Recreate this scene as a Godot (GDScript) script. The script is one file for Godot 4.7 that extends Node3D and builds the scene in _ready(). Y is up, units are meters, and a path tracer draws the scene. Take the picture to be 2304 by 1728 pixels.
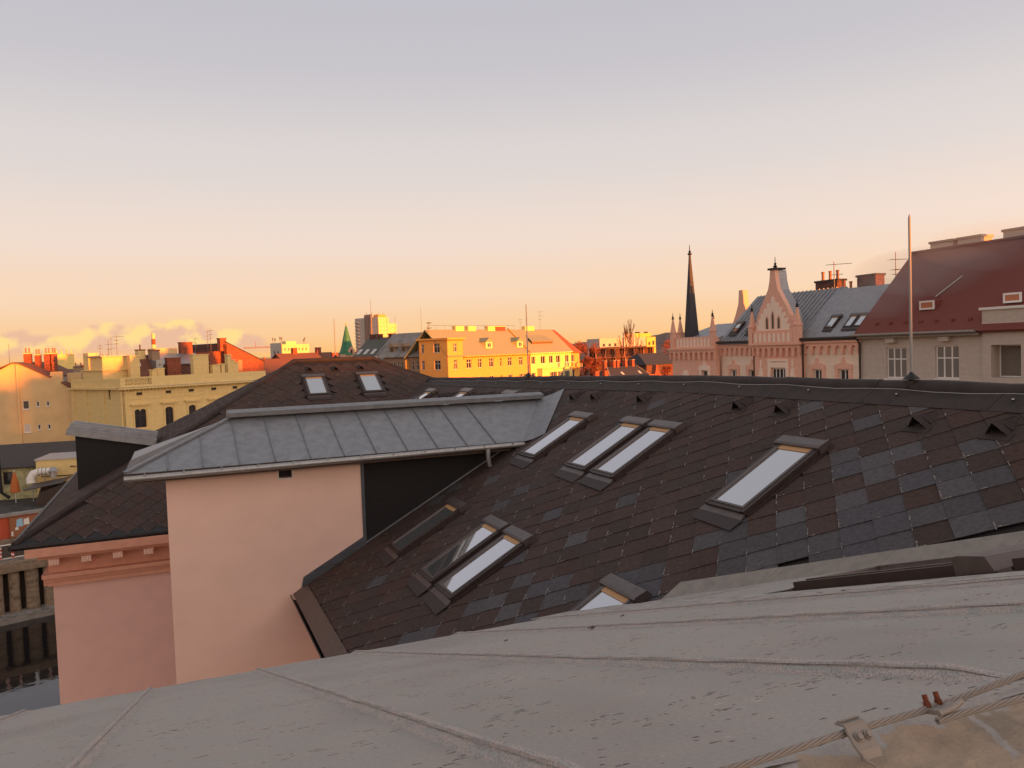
extends Node3D
# A rooftop view at sunset: slate roofs in the shade, a sunlit town behind. Units are metres; the river lies at y = 0, the streets at y = 6.3.
const EYE := 18.7
const STREET := 6.3
const TURN := 0.39610                     # heading of the pink building's ridge, left of the view
var M := {}                               # materials
var T := {}                               # textures
var taken := {}
var shared := {}
var rng := RandomNumberGenerator.new()

class Shape:
	var v := PackedVector3Array()
	var n := PackedVector3Array()
	var c := PackedColorArray()
	var uv := PackedVector2Array()
	var col := Color(1, 1, 1)
	var has_uv := false
	func tri(a: Vector3, b: Vector3, d: Vector3, out := Vector3.ZERO):
		var nn := (d - a).cross(b - a)
		if nn.length_squared() < 1e-14: return
		nn = nn.normalized()
		if out != Vector3.ZERO and nn.dot(out) < 0:
			var k := b
			b = d; d = k; nn = -nn
		v.append(a); v.append(b); v.append(d)
		for i in 3:
			n.append(nn); c.append(col)
			if has_uv: uv.append(Vector2.ZERO)
	func tri_n(a: Vector3, b: Vector3, d: Vector3, na: Vector3, nb: Vector3, nd: Vector3):
		var nn := (d - a).cross(b - a)
		if nn.length_squared() < 1e-16: return
		if nn.dot(na + nb + nd) < 0:
			v.append(a); v.append(d); v.append(b); n.append(na); n.append(nd); n.append(nb)
		else:
			v.append(a); v.append(b); v.append(d); n.append(na); n.append(nb); n.append(nd)
		for i in 3:
			c.append(col)
			if has_uv: uv.append(Vector2.ZERO)
	func quad(a: Vector3, b: Vector3, d: Vector3, e: Vector3, out := Vector3.ZERO):
		tri(a, b, d, out); tri(a, d, e, out)
	func box(lo: Vector3, hi: Vector3):
		hexa([Vector3(lo.x, lo.y, lo.z), Vector3(hi.x, lo.y, lo.z), Vector3(hi.x, lo.y, hi.z), Vector3(lo.x, lo.y, hi.z),
			Vector3(lo.x, hi.y, lo.z), Vector3(hi.x, hi.y, lo.z), Vector3(hi.x, hi.y, hi.z), Vector3(lo.x, hi.y, hi.z)])
	func hexa(p: Array):                  # bottom ring 0-3, top ring 4-7
		var m := Vector3.ZERO
		for q in p: m += q
		m /= 8.0
		for f in [[0, 1, 2, 3], [4, 5, 6, 7], [0, 1, 5, 4], [1, 2, 6, 5], [2, 3, 7, 6], [3, 0, 4, 7]]:
			var mid: Vector3 = (p[f[0]] + p[f[1]] + p[f[2]] + p[f[3]]) / 4.0
			quad(p[f[0]], p[f[1]], p[f[2]], p[f[3]], mid - m)
	func slab(a: Vector3, b: Vector3, d: Vector3, e: Vector3, thick: float, up := Vector3.UP):   # a sheet with thickness below it
		var nn := (b - a).cross(e - a).normalized()
		if nn.dot(up) < 0: nn = -nn
		var k := nn * thick
		hexa([a - k, b - k, d - k, e - k, a, b, d, e])
	func beam(a: Vector3, b: Vector3, w: float, h: float, up := Vector3.UP):
		var d := (b - a).normalized()
		if absf(d.dot(up)) > 0.98: up = Vector3.RIGHT
		var x := d.cross(up).normalized() * w * 0.5
		var y := x.cross(d).normalized() * h * 0.5
		hexa([a - x - y, a + x - y, b + x - y, b - x - y, a - x + y, a + x + y, b + x + y, b - x + y])
	func tube(path: Array, r0: float, r1: float, sides := 6, caps := true):
		var ring := []
		var rn := []
		var ref := Vector3.UP
		for i in path.size():
			var d: Vector3 = (path[mini(i + 1, path.size() - 1)] - path[maxi(i - 1, 0)]).normalized()
			if absf(d.dot(ref)) > 0.95: ref = Vector3.RIGHT if absf(d.x) < 0.9 else Vector3.BACK
			var x := d.cross(ref).normalized()
			var y := x.cross(d)
			ref = y
			var r := lerpf(r0, r1, float(i) / maxi(1, path.size() - 1))
			var p := []
			var q := []
			for k in sides:
				var a := TAU * k / sides
				var o := x * cos(a) + y * sin(a)
				p.append(path[i] + o * r); q.append(o)
			ring.append(p); rn.append(q)
		for i in path.size() - 1:
			for k in sides:
				var l := (k + 1) % sides
				tri_n(ring[i][k], ring[i][l], ring[i + 1][l], rn[i][k], rn[i][l], rn[i + 1][l])
				tri_n(ring[i][k], ring[i + 1][l], ring[i + 1][k], rn[i][k], rn[i + 1][l], rn[i + 1][k])
		if caps:
			for k in range(1, sides - 1):
				tri(ring[0][0], ring[0][k], ring[0][k + 1], path[0] - path[1])
				tri(ring[-1][0], ring[-1][k], ring[-1][k + 1], path[-1] - path[-2])
	func lathe(at: Vector3, prof: Array, sides := 12, turn := 0.0, smooth := true):   # prof: [radius, height] from below
		for i in prof.size() - 1:
			var a: Array = prof[i]
			var b: Array = prof[i + 1]
			var sl := Vector2(b[1] - a[1], a[0] - b[0]).normalized()
			for k in sides:
				var t0 := TAU * k / sides + turn
				var t1 := TAU * (k + 1) / sides + turn
				var d0 := Vector3(cos(t0), 0, sin(t0))
				var d1 := Vector3(cos(t1), 0, sin(t1))
				var p := [at + d0 * a[0] + Vector3.UP * a[1], at + d1 * a[0] + Vector3.UP * a[1], at + d1 * b[0] + Vector3.UP * b[1], at + d0 * b[0] + Vector3.UP * b[1]]
				if smooth:
					var n0 := d0 * sl.x + Vector3.UP * sl.y
					var n1 := d1 * sl.x + Vector3.UP * sl.y
					tri_n(p[0], p[1], p[2], n0, n1, n1); tri_n(p[0], p[2], p[3], n0, n1, n0)
				else:
					quad(p[0], p[1], p[2], p[3], d0 + d1 + Vector3.UP * sl.y)
	func prism(poly: PackedVector2Array, o: Vector3, x: Vector3, y: Vector3, depth: Vector3):   # a flat outline pushed along depth
		var idx := Geometry2D.triangulate_polygon(poly)
		for i in range(0, idx.size(), 3):
			var q := []
			for k in 3: q.append(o + x * poly[idx[i + k]].x + y * poly[idx[i + k]].y)
			tri(q[0], q[1], q[2], -depth); tri(q[0] + depth, q[1] + depth, q[2] + depth, depth)
		var cw := Geometry2D.is_polygon_clockwise(poly)
		for i in poly.size():
			var a := poly[i]
			var b := poly[(i + 1) % poly.size()]
			var pa := o + x * a.x + y * a.y
			var pb := o + x * b.x + y * b.y
			var e := b - a
			var side := Vector2(-e.y, e.x) if cw else Vector2(e.y, -e.x)
			quad(pa, pb, pb + depth, pa + depth, x * side.x + y * side.y)
	func wall(o: Vector3, x: Vector3, y: Vector3, w: float, h: float, holes: Array, out: Vector3, reveal: float):   # a wall face with rectangular openings [u, v, w, h]
		var us := [0.0, w]
		var vs := [0.0, h]
		for q in holes:
			for e in [q[0], q[0] + q[2]]:
				if e > 0.001 and e < w - 0.001: us.append(e)
			for e in [q[1], q[1] + q[3]]:
				if e > 0.001 and e < h - 0.001: vs.append(e)
		us.sort(); vs.sort()
		for j in vs.size() - 1:
			if vs[j + 1] - vs[j] < 1e-4: continue
			var start := -1.0
			for i in us.size():
				var open := true
				if i < us.size() - 1:
					var cu: float = (us[i] + us[i + 1]) * 0.5
					var cv: float = (vs[j] + vs[j + 1]) * 0.5
					open = false
					for q in holes:
						if cu > q[0] and cu < q[0] + q[2] and cv > q[1] and cv < q[1] + q[3]: open = true
				if not open and start < 0: start = us[i]
				if open and start >= 0:
					var e: float = us[i]
					if e - start > 1e-4: quad(o + x * start + y * vs[j], o + x * e + y * vs[j], o + x * e + y * vs[j + 1], o + x * start + y * vs[j + 1], out)
					start = -1.0
		for q in holes:
			var p0: Vector3 = o + x * q[0] + y * q[1]
			var p1: Vector3 = p0 + x * q[2]
			var p2: Vector3 = p1 + y * q[3]
			var p3: Vector3 = p0 + y * q[3]
			var k := -out * reveal
			quad(p0, p1, p1 + k, p0 + k, y); quad(p3, p2, p2 + k, p3 + k, -y); quad(p0, p3, p3 + k, p0 + k, x); quad(p1, p2, p2 + k, p1 + k, -x)
	func mesh() -> ArrayMesh:
		var a := []
		a.resize(Mesh.ARRAY_MAX)
		a[Mesh.ARRAY_VERTEX] = v; a[Mesh.ARRAY_NORMAL] = n; a[Mesh.ARRAY_COLOR] = c
		if has_uv: a[Mesh.ARRAY_TEX_UV] = uv
		var m := ArrayMesh.new()
		m.add_surface_from_arrays(Mesh.PRIMITIVE_TRIANGLES, a)
		return m

func numbered(called: String) -> String:
	taken[called] = taken.get(called, -1) + 1
	return called if taken[called] == 0 else "%s_%03d" % [called, taken[called]]
func tag(o: Node, label: String, category: String, group := "", kind := ""):
	if label: o.set_meta("label", label)
	if category: o.set_meta("category", category)
	if group: o.set_meta("group", group)
	if kind: o.set_meta("kind", kind)
	return o
func thing(called: String, label: String, category: String, at := Vector3.ZERO, turn := 0.0, group := "") -> Node3D:
	var o := Node3D.new()
	o.name = numbered(called)
	add_child(o)
	o.position = at; o.rotation.y = turn
	tag(o, label, category, group)
	return o
func part(called: String, s, m: Material, parent: Node, at := Vector3.ZERO) -> MeshInstance3D:
	var o := MeshInstance3D.new()
	o.name = called if parent != self else numbered(called)
	o.mesh = s.mesh() if s is Shape else s
	o.material_override = m
	o.position = at
	parent.add_child(o, true)
	return o
func piece(called: String, lo: Vector3, hi: Vector3, m: Material, parent: Node) -> MeshInstance3D:
	var s := Shape.new()
	s.box(lo, hi)
	return part(called, s, m, parent)

# ---------- textures and materials ----------
func noise_tex(key: String, freq: float, octaves: int, ramp: Array, size := 512, kind := FastNoiseLite.TYPE_SIMPLEX_SMOOTH, seed_no := 1, bump := 0.0):
	var f := FastNoiseLite.new()
	f.noise_type = kind
	f.seed = seed_no; f.frequency = freq
	f.fractal_type = FastNoiseLite.FRACTAL_FBM
	f.fractal_octaves = octaves
	var t := NoiseTexture2D.new()
	t.width = size; t.height = size; t.seamless = true; t.noise = f
	if bump > 0:
		t.as_normal_map = true; t.bump_strength = bump
	else:
		var gr := Gradient.new()
		gr.offsets = PackedFloat32Array(ramp.map(func(r): return r[0]))
		gr.colors = PackedColorArray(ramp.map(func(r): return Color(r[1], r[1], r[1]) if not r[1] is Color else r[1]))
		t.color_ramp = gr
	T[key] = t
func mat(key: String, col: Color, rough := 0.9, tex := "plaster", scale := 0.3, metallic := 0.0, bump := "", depth := 0.0) -> StandardMaterial3D:
	var m := StandardMaterial3D.new()
	m.albedo_color = col; m.roughness = rough; m.metallic = metallic
	m.vertex_color_use_as_albedo = false
	if tex:
		m.albedo_texture = T[tex]
		m.uv1_triplanar = true; m.uv1_world_triplanar = true
		m.uv1_scale = Vector3.ONE * scale
	if bump:
		m.normal_enabled = true; m.normal_texture = T[bump]; m.normal_scale = depth
		m.uv1_triplanar = true; m.uv1_world_triplanar = true
		m.uv1_scale = Vector3.ONE * scale
	M[key] = m
	return m

# ---------- openings ----------
func window_mesh(w: float, h: float, style: int, bar := 0.07) -> ArrayMesh:
	var key := "%.2f %.2f %d %.2f" % [w, h, style, bar]
	if shared.has(key): return shared[key]
	var s := Shape.new()
	var d := 0.06
	s.box(Vector3(0, 0, 0), Vector3(bar, h, d)); s.box(Vector3(w - bar, 0, 0), Vector3(w, h, d))
	s.box(Vector3(bar, 0, 0), Vector3(w - bar, bar, d)); s.box(Vector3(bar, h - bar, 0), Vector3(w - bar, h, d))
	var verts := []
	var rails := []
	match style:
		1: verts = [0.5]; rails = [0.64]
		2: verts = [0.34, 0.67]; rails = [0.62]
		3: verts = [0.5]
		4: rails = [0.62]
		5: verts = [0.25, 0.5, 0.75]
	for q in rails: s.box(Vector3(bar, h * q - bar * 0.5, 0.004), Vector3(w - bar, h * q + bar * 0.5, d - 0.004))
	for q in verts: s.box(Vector3(w * q - bar * 0.6, bar, 0.008), Vector3(w * q + bar * 0.6, h - bar, d - 0.008))
	shared[key] = s.mesh()
	return shared[key]
func pane_mesh(w: float, h: float) -> ArrayMesh:
	var key := "pane %.2f %.2f" % [w, h]
	if shared.has(key): return shared[key]
	var s := Shape.new()
	s.box(Vector3(0.02, 0.02, 0.02), Vector3(w - 0.02, h - 0.02, 0.035))
	shared[key] = s.mesh()
	return shared[key]
# a wall with windows standing in the plane z = w (or in the plane x = w with side = true, where u runs along -z); each window a part with its pane and sill
func facade(node: Node3D, called: String, m: Material, u0: float, u1: float, y0: float, y1: float, w: float, wins: Array, style := 1, frame = null, sill = null, side := false, reveal := 0.14, back := 0.3):
	var x := Vector3(0, 0, 1) if side else Vector3(1, 0, 0)
	var out := Vector3(-1, 0, 0) if side else Vector3(0, 0, 1)
	var o := Vector3(w, y0, u0) if side else Vector3(u0, y0, w)
	var s := Shape.new()
	var holes := wins.map(func(q): return [q[0] - u0, q[1] - y0, q[2], q[3]])
	s.wall(o, x, Vector3.UP, u1 - u0, y1 - y0, holes, out, reveal)
	var k := -out * back
	s.quad(o + k, o + k + x * (u1 - u0), o + k + x * (u1 - u0) + Vector3.UP * (y1 - y0), o + k + Vector3.UP * (y1 - y0), -out)
	s.quad(o + Vector3.UP * (y1 - y0), o + x * (u1 - u0) + Vector3.UP * (y1 - y0), o + k + x * (u1 - u0) + Vector3.UP * (y1 - y0), o + k + Vector3.UP * (y1 - y0), Vector3.UP)
	s.quad(o, o + k, o + k + Vector3.UP * (y1 - y0), o + Vector3.UP * (y1 - y0), -x)
	var e := o + x * (u1 - u0)
	s.quad(e, e + k, e + k + Vector3.UP * (y1 - y0), e + Vector3.UP * (y1 - y0), x)
	var wl := part(called, s, m, node)
	for q in wins:
		var st: int = q[4] if q.size() > 4 else style
		var win := part("window", window_mesh(q[2], q[3], st), frame if frame else M.white_paint, node)
		win.position = (Vector3(w + reveal, q[1], q[0]) if side else Vector3(q[0], q[1], w - reveal))
		if side:
			win.rotation.y = -PI / 2
		var pane_m: Material = M.glass
		if q.size() > 5 and q[5]: pane_m = M[q[5]]
		part("pane", pane_mesh(q[2], q[3]), pane_m, win)
		if sill:
			var sk := "sill %.2f" % q[2]
			if not shared.has(sk):
				var ss := Shape.new()
				ss.box(Vector3(-0.06, -0.07, 0.0), Vector3(q[2] + 0.06, -0.002, 0.24))
				shared[sk] = ss.mesh()
			part("sill", shared[sk], sill, win)
	return wl
func gable_roof(s: Shape, u0: float, u1: float, w0: float, w1: float, y: float, rise: float, over := 0.3, thick := 0.12):   # ridge along x
	var wm := (w0 + w1) * 0.5
	var sl := rise / ((w0 - w1) * 0.5)
	var a := Vector3(u0 - over, y - over * sl, w0 + over)
	var b := Vector3(u1 + over, y - over * sl, w0 + over)
	var r0 := Vector3(u0 - over, y + rise, wm)
	var r1 := Vector3(u1 + over, y + rise, wm)
	s.slab(a, b, r1, r0, thick)
	var e := Vector3(u0 - over, y - over * sl, w1 - over)
	var f := Vector3(u1 + over, y - over * sl, w1 - over)
	s.slab(r0, r1, f, e, thick)
func chimney(node: Node, lo: Vector3, hi: Vector3, m: Material, cap: Material, pots := 0, pot_m: Material = null, called := "chimney"):
	var c := piece(called, lo, hi, m, node)
	piece("cap", Vector3(lo.x - 0.07, hi.y + 0.002, lo.z - 0.07), Vector3(hi.x + 0.07, hi.y + 0.14, hi.z + 0.07), cap, c)
	for i in pots:
		var s := Shape.new()
		var px := lerpf(lo.x, hi.x, (i + 0.5) / pots)
		s.lathe(Vector3(px, hi.y + 0.14, (lo.z + hi.z) * 0.5), [[0.12, 0], [0.13, 0.05], [0.1, 0.1], [0.1, 0.55], [0.13, 0.58], [0.13, 0.64], [0.02, 0.66]], 8)
		part("chimney_pot", s, pot_m, c)
	return c
func antenna(label: String, at: Vector3, h: float, arms: Array, m: Material, group := "television antennas on the far roofs"):   # arms: [height, length, heading]
	var t := thing("roof_antenna", label, "antenna", at, 0, group)
	var s := Shape.new()
	s.tube([Vector3.ZERO, Vector3(0.01, h, 0)], 0.035, 0.028, 5)
	part("mast", s, m, t)
	for a in arms:
		var q := Shape.new()
		var d := Vector3(cos(a[2]), 0.02, sin(a[2]))
		var o := Vector3(0, a[0], 0)
		q.tube([o - d * a[1] * 0.3, o + d * a[1] * 0.7], 0.018, 0.018, 4)
		var k := d.cross(Vector3.UP).normalized()
		for i in 6:
			var e: Vector3 = o + d * a[1] * (-0.3 + i * 0.2)
			q.tube([e - k * (0.32 - i * 0.025), e + k * (0.32 - i * 0.025)], 0.01, 0.01, 4)
		part("boom", q, m, t)
	return t

func make_materials():
	noise_tex("plaster", 0.012, 5, [[0.25, 0.955], [0.5, 0.98], [0.75, 1.0]])
	noise_tex("wall_wear", 0.008, 3, [[0.2, 0.975], [0.5, 0.99], [0.8, 1.0]], 512, FastNoiseLite.TYPE_SIMPLEX_SMOOTH, 33)
	noise_tex("stains", 0.008, 6, [[0.2, 0.74], [0.45, 0.92], [0.7, 1.0]], 512, FastNoiseLite.TYPE_SIMPLEX_SMOOTH, 4)
	noise_tex("grain", 0.09, 4, [[0.25, 0.7], [0.5, 0.9], [0.75, 1.0]], 512, FastNoiseLite.TYPE_SIMPLEX_SMOOTH, 7)
	noise_tex("slate_grain", 0.03, 7, [[0.22, 0.84], [0.45, 0.94], [0.62, 0.98], [0.8, 1.0]], 1024, FastNoiseLite.TYPE_SIMPLEX_SMOOTH, 17)
	noise_tex("zinc", 0.01, 6, [[0.2, 0.88], [0.5, 0.95], [0.8, 1.0]], 512, FastNoiseLite.TYPE_SIMPLEX_SMOOTH, 9)
	noise_tex("brickish", 0.06, 3, [[0.3, 0.5], [0.5, 0.85], [0.62, 1.0]], 512, FastNoiseLite.TYPE_VALUE, 12)
	noise_tex("ripple", 0.012, 4, [], 512, FastNoiseLite.TYPE_SIMPLEX_SMOOTH, 21, 6.0)
	noise_tex("rough_bump", 0.05, 5, [], 512, FastNoiseLite.TYPE_SIMPLEX_SMOOTH, 23, 4.0)
	noise_tex("dents", 0.006, 3, [], 512, FastNoiseLite.TYPE_SIMPLEX_SMOOTH, 25, 3.0)
	mat("pink_plaster", Color8(246, 206, 187), 0.92, "wall_wear", 0.3, 0, "rough_bump", 0.06)
	mat("rose_plaster", Color8(232, 190, 177), 0.92, "wall_wear", 0.3, 0, "rough_bump", 0.06)
	mat("terracotta_paint", Color8(224, 164, 138), 0.9, "plaster", 0.5)
	var sl := mat("slate", Color(1, 1, 1), 0.78, "slate_grain", 0.42, 0, "rough_bump", 0.35)
	sl.vertex_color_use_as_albedo = true
	sl.metallic_specular = 0.3
	mat("under_roof", Color8(40, 34, 33), 0.95, "", 1.0)
	mat("apron_metal", Color8(64, 51, 48), 0.7, "grain", 1.4)
	mat("felt", Color8(60, 49, 46), 0.85, "stains", 0.7, 0, "rough_bump", 0.5)
	mat("black_cladding", Color8(30, 26, 26), 0.8, "grain", 0.6)
	mat("zinc", Color8(148, 149, 153), 0.48, "zinc", 0.7, 0.45, "dents", 0.2)
	mat("zinc_trim", Color8(142, 143, 146), 0.5, "zinc", 0.9, 0.45)
	mat("dark_gutter", Color8(44, 40, 40), 0.5, "zinc", 0.8, 0.3)
	mat("grey_flashing", Color8(96, 98, 104), 0.55, "zinc", 0.8, 0.4)
	mat("beige_flashing", Color8(150, 140, 130), 0.5, "zinc", 1.2, 0.45)
	mat("brown_frame", Color8(66, 52, 47), 0.5, "zinc", 1.2, 0.25)
	mat("cover_metal", Color8(104, 93, 89), 0.42, "zinc", 1.2, 0.5)
	mat("pine_wood", Color8(214, 164, 112), 0.6, "grain", 2.0)
	mat("roof_glass", Color8(212, 213, 215), 0.03, "", 1.0, 0.9)
	mat("glass", Color8(52, 50, 52), 0.08, "", 1.0, 0.0)
	mat("pale_glass", Color8(128, 120, 114), 0.1, "", 1.0, 0.0)
	mat("weathered_board", Color8(118, 96, 82), 0.8, "grain", 2.0)
	mat("curtain_glass", Color8(190, 186, 180), 0.12, "", 1.0, 0.0)
	mat("white_paint", Color8(226, 220, 212), 0.6, "", 1.0)
	mat("stone_sill", Color8(170, 158, 146), 0.85, "plaster", 1.0)
	mat("galvanised", Color8(176, 174, 172), 0.4, "zinc", 2.0, 0.6)
	mat("antenna_metal", Color8(120, 108, 100), 0.5, "", 1.0, 0.4)
	mat("brick", Color8(168, 92, 66), 0.9, "brickish", 0.6)
	mat("dark_brick", Color8(120, 78, 66), 0.9, "brickish", 0.6)
	mat("soot", Color8(70, 62, 58), 0.9, "stains", 0.6)
	mat("clay_pot", Color8(190, 120, 86), 0.85, "plaster", 1.5)
	mat("rust_tiles", Color8(134, 84, 64), 0.85, "grain", 0.5)
	mat("red_tiles", Color8(134, 68, 58), 0.8, "grain", 0.5, 0, "rough_bump", 0.5)
	mat("orange_tiles", Color8(196, 92, 56), 0.85, "grain", 0.5, 0, "rough_bump", 0.4)
	mat("slate_far", Color8(62, 60, 66), 0.7, "grain", 0.35)
	mat("grey_roofing", Color8(146, 138, 132), 0.75, "stains", 0.12)
	mat("concrete", Color8(150, 142, 134), 0.9, "stains", 0.3)
	mat("rod_metal", Color8(150, 147, 143), 0.75, "", 1.0, 0.0)
	mat("glossless_slate", Color8(34, 29, 28), 0.85, "grain", 1.6)
	mat("black_iron", Color8(34, 32, 33), 0.6, "", 1.0, 0.3)

func sky_image() -> Image:
	var w := 4096
	var h := 2048
	var im := Image.create(w, h, false, Image.FORMAT_RGBF)
	# colour of the air by height above the horizon, degrees
	var stops := [[0.0, Color8(249, 188, 116)], [1.6, Color8(247, 201, 150)], [4.0, Color8(244, 211, 180)], [8.0, Color8(236, 216, 203)], [13.0, Color8(218, 210, 207)], [20.0, Color8(195, 192, 198)], [26.0, Color8(186, 184, 194)], [45.0, Color8(176, 175, 179)], [90.0, Color8(172, 172, 174)]]
	for y in h:
		var e := 90.0 - (y + 0.5) * 180.0 / h
		var c: Color = stops[0][1]
		for i in stops.size() - 1:
			if e >= stops[i][0] and e < stops[i + 1][0]:
				c = stops[i][1].lerp(stops[i + 1][1], smoothstep(0, 1, (e - stops[i][0]) / (stops[i + 1][0] - stops[i][0])) * 0.5 + 0.5 * (e - stops[i][0]) / (stops[i + 1][0] - stops[i][0]))
		if e < 0: c = Color8(150, 120, 100)
		c = c.srgb_to_linear()
		im.fill_rect(Rect2i(0, y, w, 1), c)
		# the glow of the sunset itself, round the sun behind the viewer's right shoulder
		if e > -0.1 and e < 60.0:
			for x in range(0, w, 8):
				var off := absf(wrapf((x + 4.0) * 360.0 / w - 130.0, -180.0, 180.0))
				var glow := exp(-pow(off / 48.0, 2.0)) * exp(-e / 20.0)
				if glow > 0.0002: im.fill_rect(Rect2i(x, y, 8, 1), c * (1.0 + 0.5 * glow) + Color(2.5, 1.7, 1.15) * glow)
	# a bank of low cumulus over the town on the left
	var f := FastNoiseLite.new()
	f.seed = 5; f.frequency = 0.03; f.fractal_octaves = 7; f.fractal_gain = 0.55
	var f2 := FastNoiseLite.new()
	f2.seed = 11; f2.frequency = 0.006; f2.fractal_octaves = 3
	for y in range(int((90.0 - 5.5) / 180.0 * h), h / 2):
		var e := 90.0 - (y + 0.5) * 180.0 / h
		for x in w:
			var az := wrapf((x + 0.5) * 360.0 / w, -180.0, 180.0)          # degrees from straight ahead, to the right
			if az > -12.0: continue
			if az < -150.0: continue
			var top := 2.25 + 1.5 * f2.get_noise_2d(x * 0.7, 3.0) + 0.5 * f.get_noise_2d(x * 0.9, 50.0)
			top *= smoothstep(-13.5, -20.0, az) * 0.85 + 0.15
			var d := top - e
			var body := smoothstep(0.0, 0.35, d + 0.7 * f.get_noise_2d(x, y * 1.3))
			if body <= 0.01: continue
			var under := f.get_noise_2d(x - 7.0, y * 1.3 - 9.0) - f.get_noise_2d(x + 5.0, y * 1.3 + 6.0)   # billows that the low sun reaches and those it does not
			var lit := clampf(0.4 - under * 1.5 - 0.3 * (d - 0.7) + 0.5 * f.get_noise_2d(x * 3.0, y * 3.5), 0.0, 1.0)
			var cc := Color8(226, 180, 156).lerp(Color8(246, 204, 150), smoothstep(0.2, 0.65, lit)).lerp(Color8(253, 225, 138), smoothstep(0.55, 1.0, lit) * 0.9)
			var fade := smoothstep(0.0, 1.2, e) * 0.75
			im.set_pixel(x, y, im.get_pixel(x, y).lerp(cc.srgb_to_linear(), body * fade))
	return im

func set_view():
	var cam := Camera3D.new()
	cam.name = "camera"
	cam.fov = 51.282
	cam.near = 0.05; cam.far = 9000
	cam.position = Vector3(0, EYE, 0)
	cam.basis = Basis(Vector3.RIGHT, deg_to_rad(-2.4875)) * Basis(Vector3.BACK, deg_to_rad(-1.9953))
	add_child(cam)
	cam.current = true
	var env := Environment.new()
	env.background_mode = Environment.BG_SKY
	var sky := Sky.new()
	var pm := PanoramaSkyMaterial.new()
	pm.panorama = ImageTexture.create_from_image(sky_image())
	sky.sky_material = pm
	env.sky = sky
	env.tonemap_mode = Environment.TONE_MAPPER_LINEAR
	env.background_energy_multiplier = 0.42
	env.tonemap_exposure = 2.5
	env.volumetric_fog_enabled = true; env.volumetric_fog_density = 0.0
	env.sdfgi_enabled = true; env.ssao_enabled = true; env.ssil_enabled = true
	var we := WorldEnvironment.new()
	we.name = "world_environment"
	we.environment = env
	add_child(we)
	var sun := DirectionalLight3D.new()
	sun.name = "sun"
	sun.light_energy = 1.6
	sun.light_color = Color(1.0, 0.55, 0.14)
	sun.light_angular_distance = 0.5
	sun.shadow_enabled = true
	add_child(sun)
	var az := deg_to_rad(130.0)
	var el := deg_to_rad(1.25)
	var to_sun := Vector3(sin(az) * cos(el), sin(el), -cos(az) * cos(el))
	sun.look_at_from_position(to_sun * 100.0, Vector3.ZERO)

func _ready():
	rng.seed = 20
	set_view()
	make_materials()
	build_ground()
	build_pink_building()
	build_sheet_roof()
	build_far()

# ---------- the pink building: x towards its ridge, y above the street, z towards the viewer along the ridge ----------
const PB_Y := 12.4                        # the eye stands this far above the street
const PITCH := 0.504578
func R(s: float, t: float, lift := 0.0) -> Vector3:      # a point of the main roof: s along the ridge, t up the slope
	var sag := -0.022 * maxf(0.0, s - 14.0) * clampf(t / 8.5, 0.0, 1.1)
	return Vector3(0.87538 * t + 2.707 - 0.48344 * lift, 0.48344 * t - 4.902 + 0.87538 * lift + sag + PB_Y, -s)
func W(x: float, r: float, lift := 0.0) -> Vector3:      # a point of the wing's front slope
	return Vector3(x, -5.04 + 0.47038 * r + 0.88246 * lift + PB_Y, -(26.0 + 0.88246 * r) + 0.47038 * lift)
func WW(s: float, r: float, lift := 0.0) -> Vector3:     # a point of the wing's river slope
	return Vector3(-4.46 + 0.88246 * r - 0.47038 * lift, -5.04 + 0.47038 * r + 0.88246 * lift + PB_Y, -s)
func L(x: float, y: float, s: float) -> Vector3:         # y from the eye's height
	return Vector3(x, y + PB_Y, -s)

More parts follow.
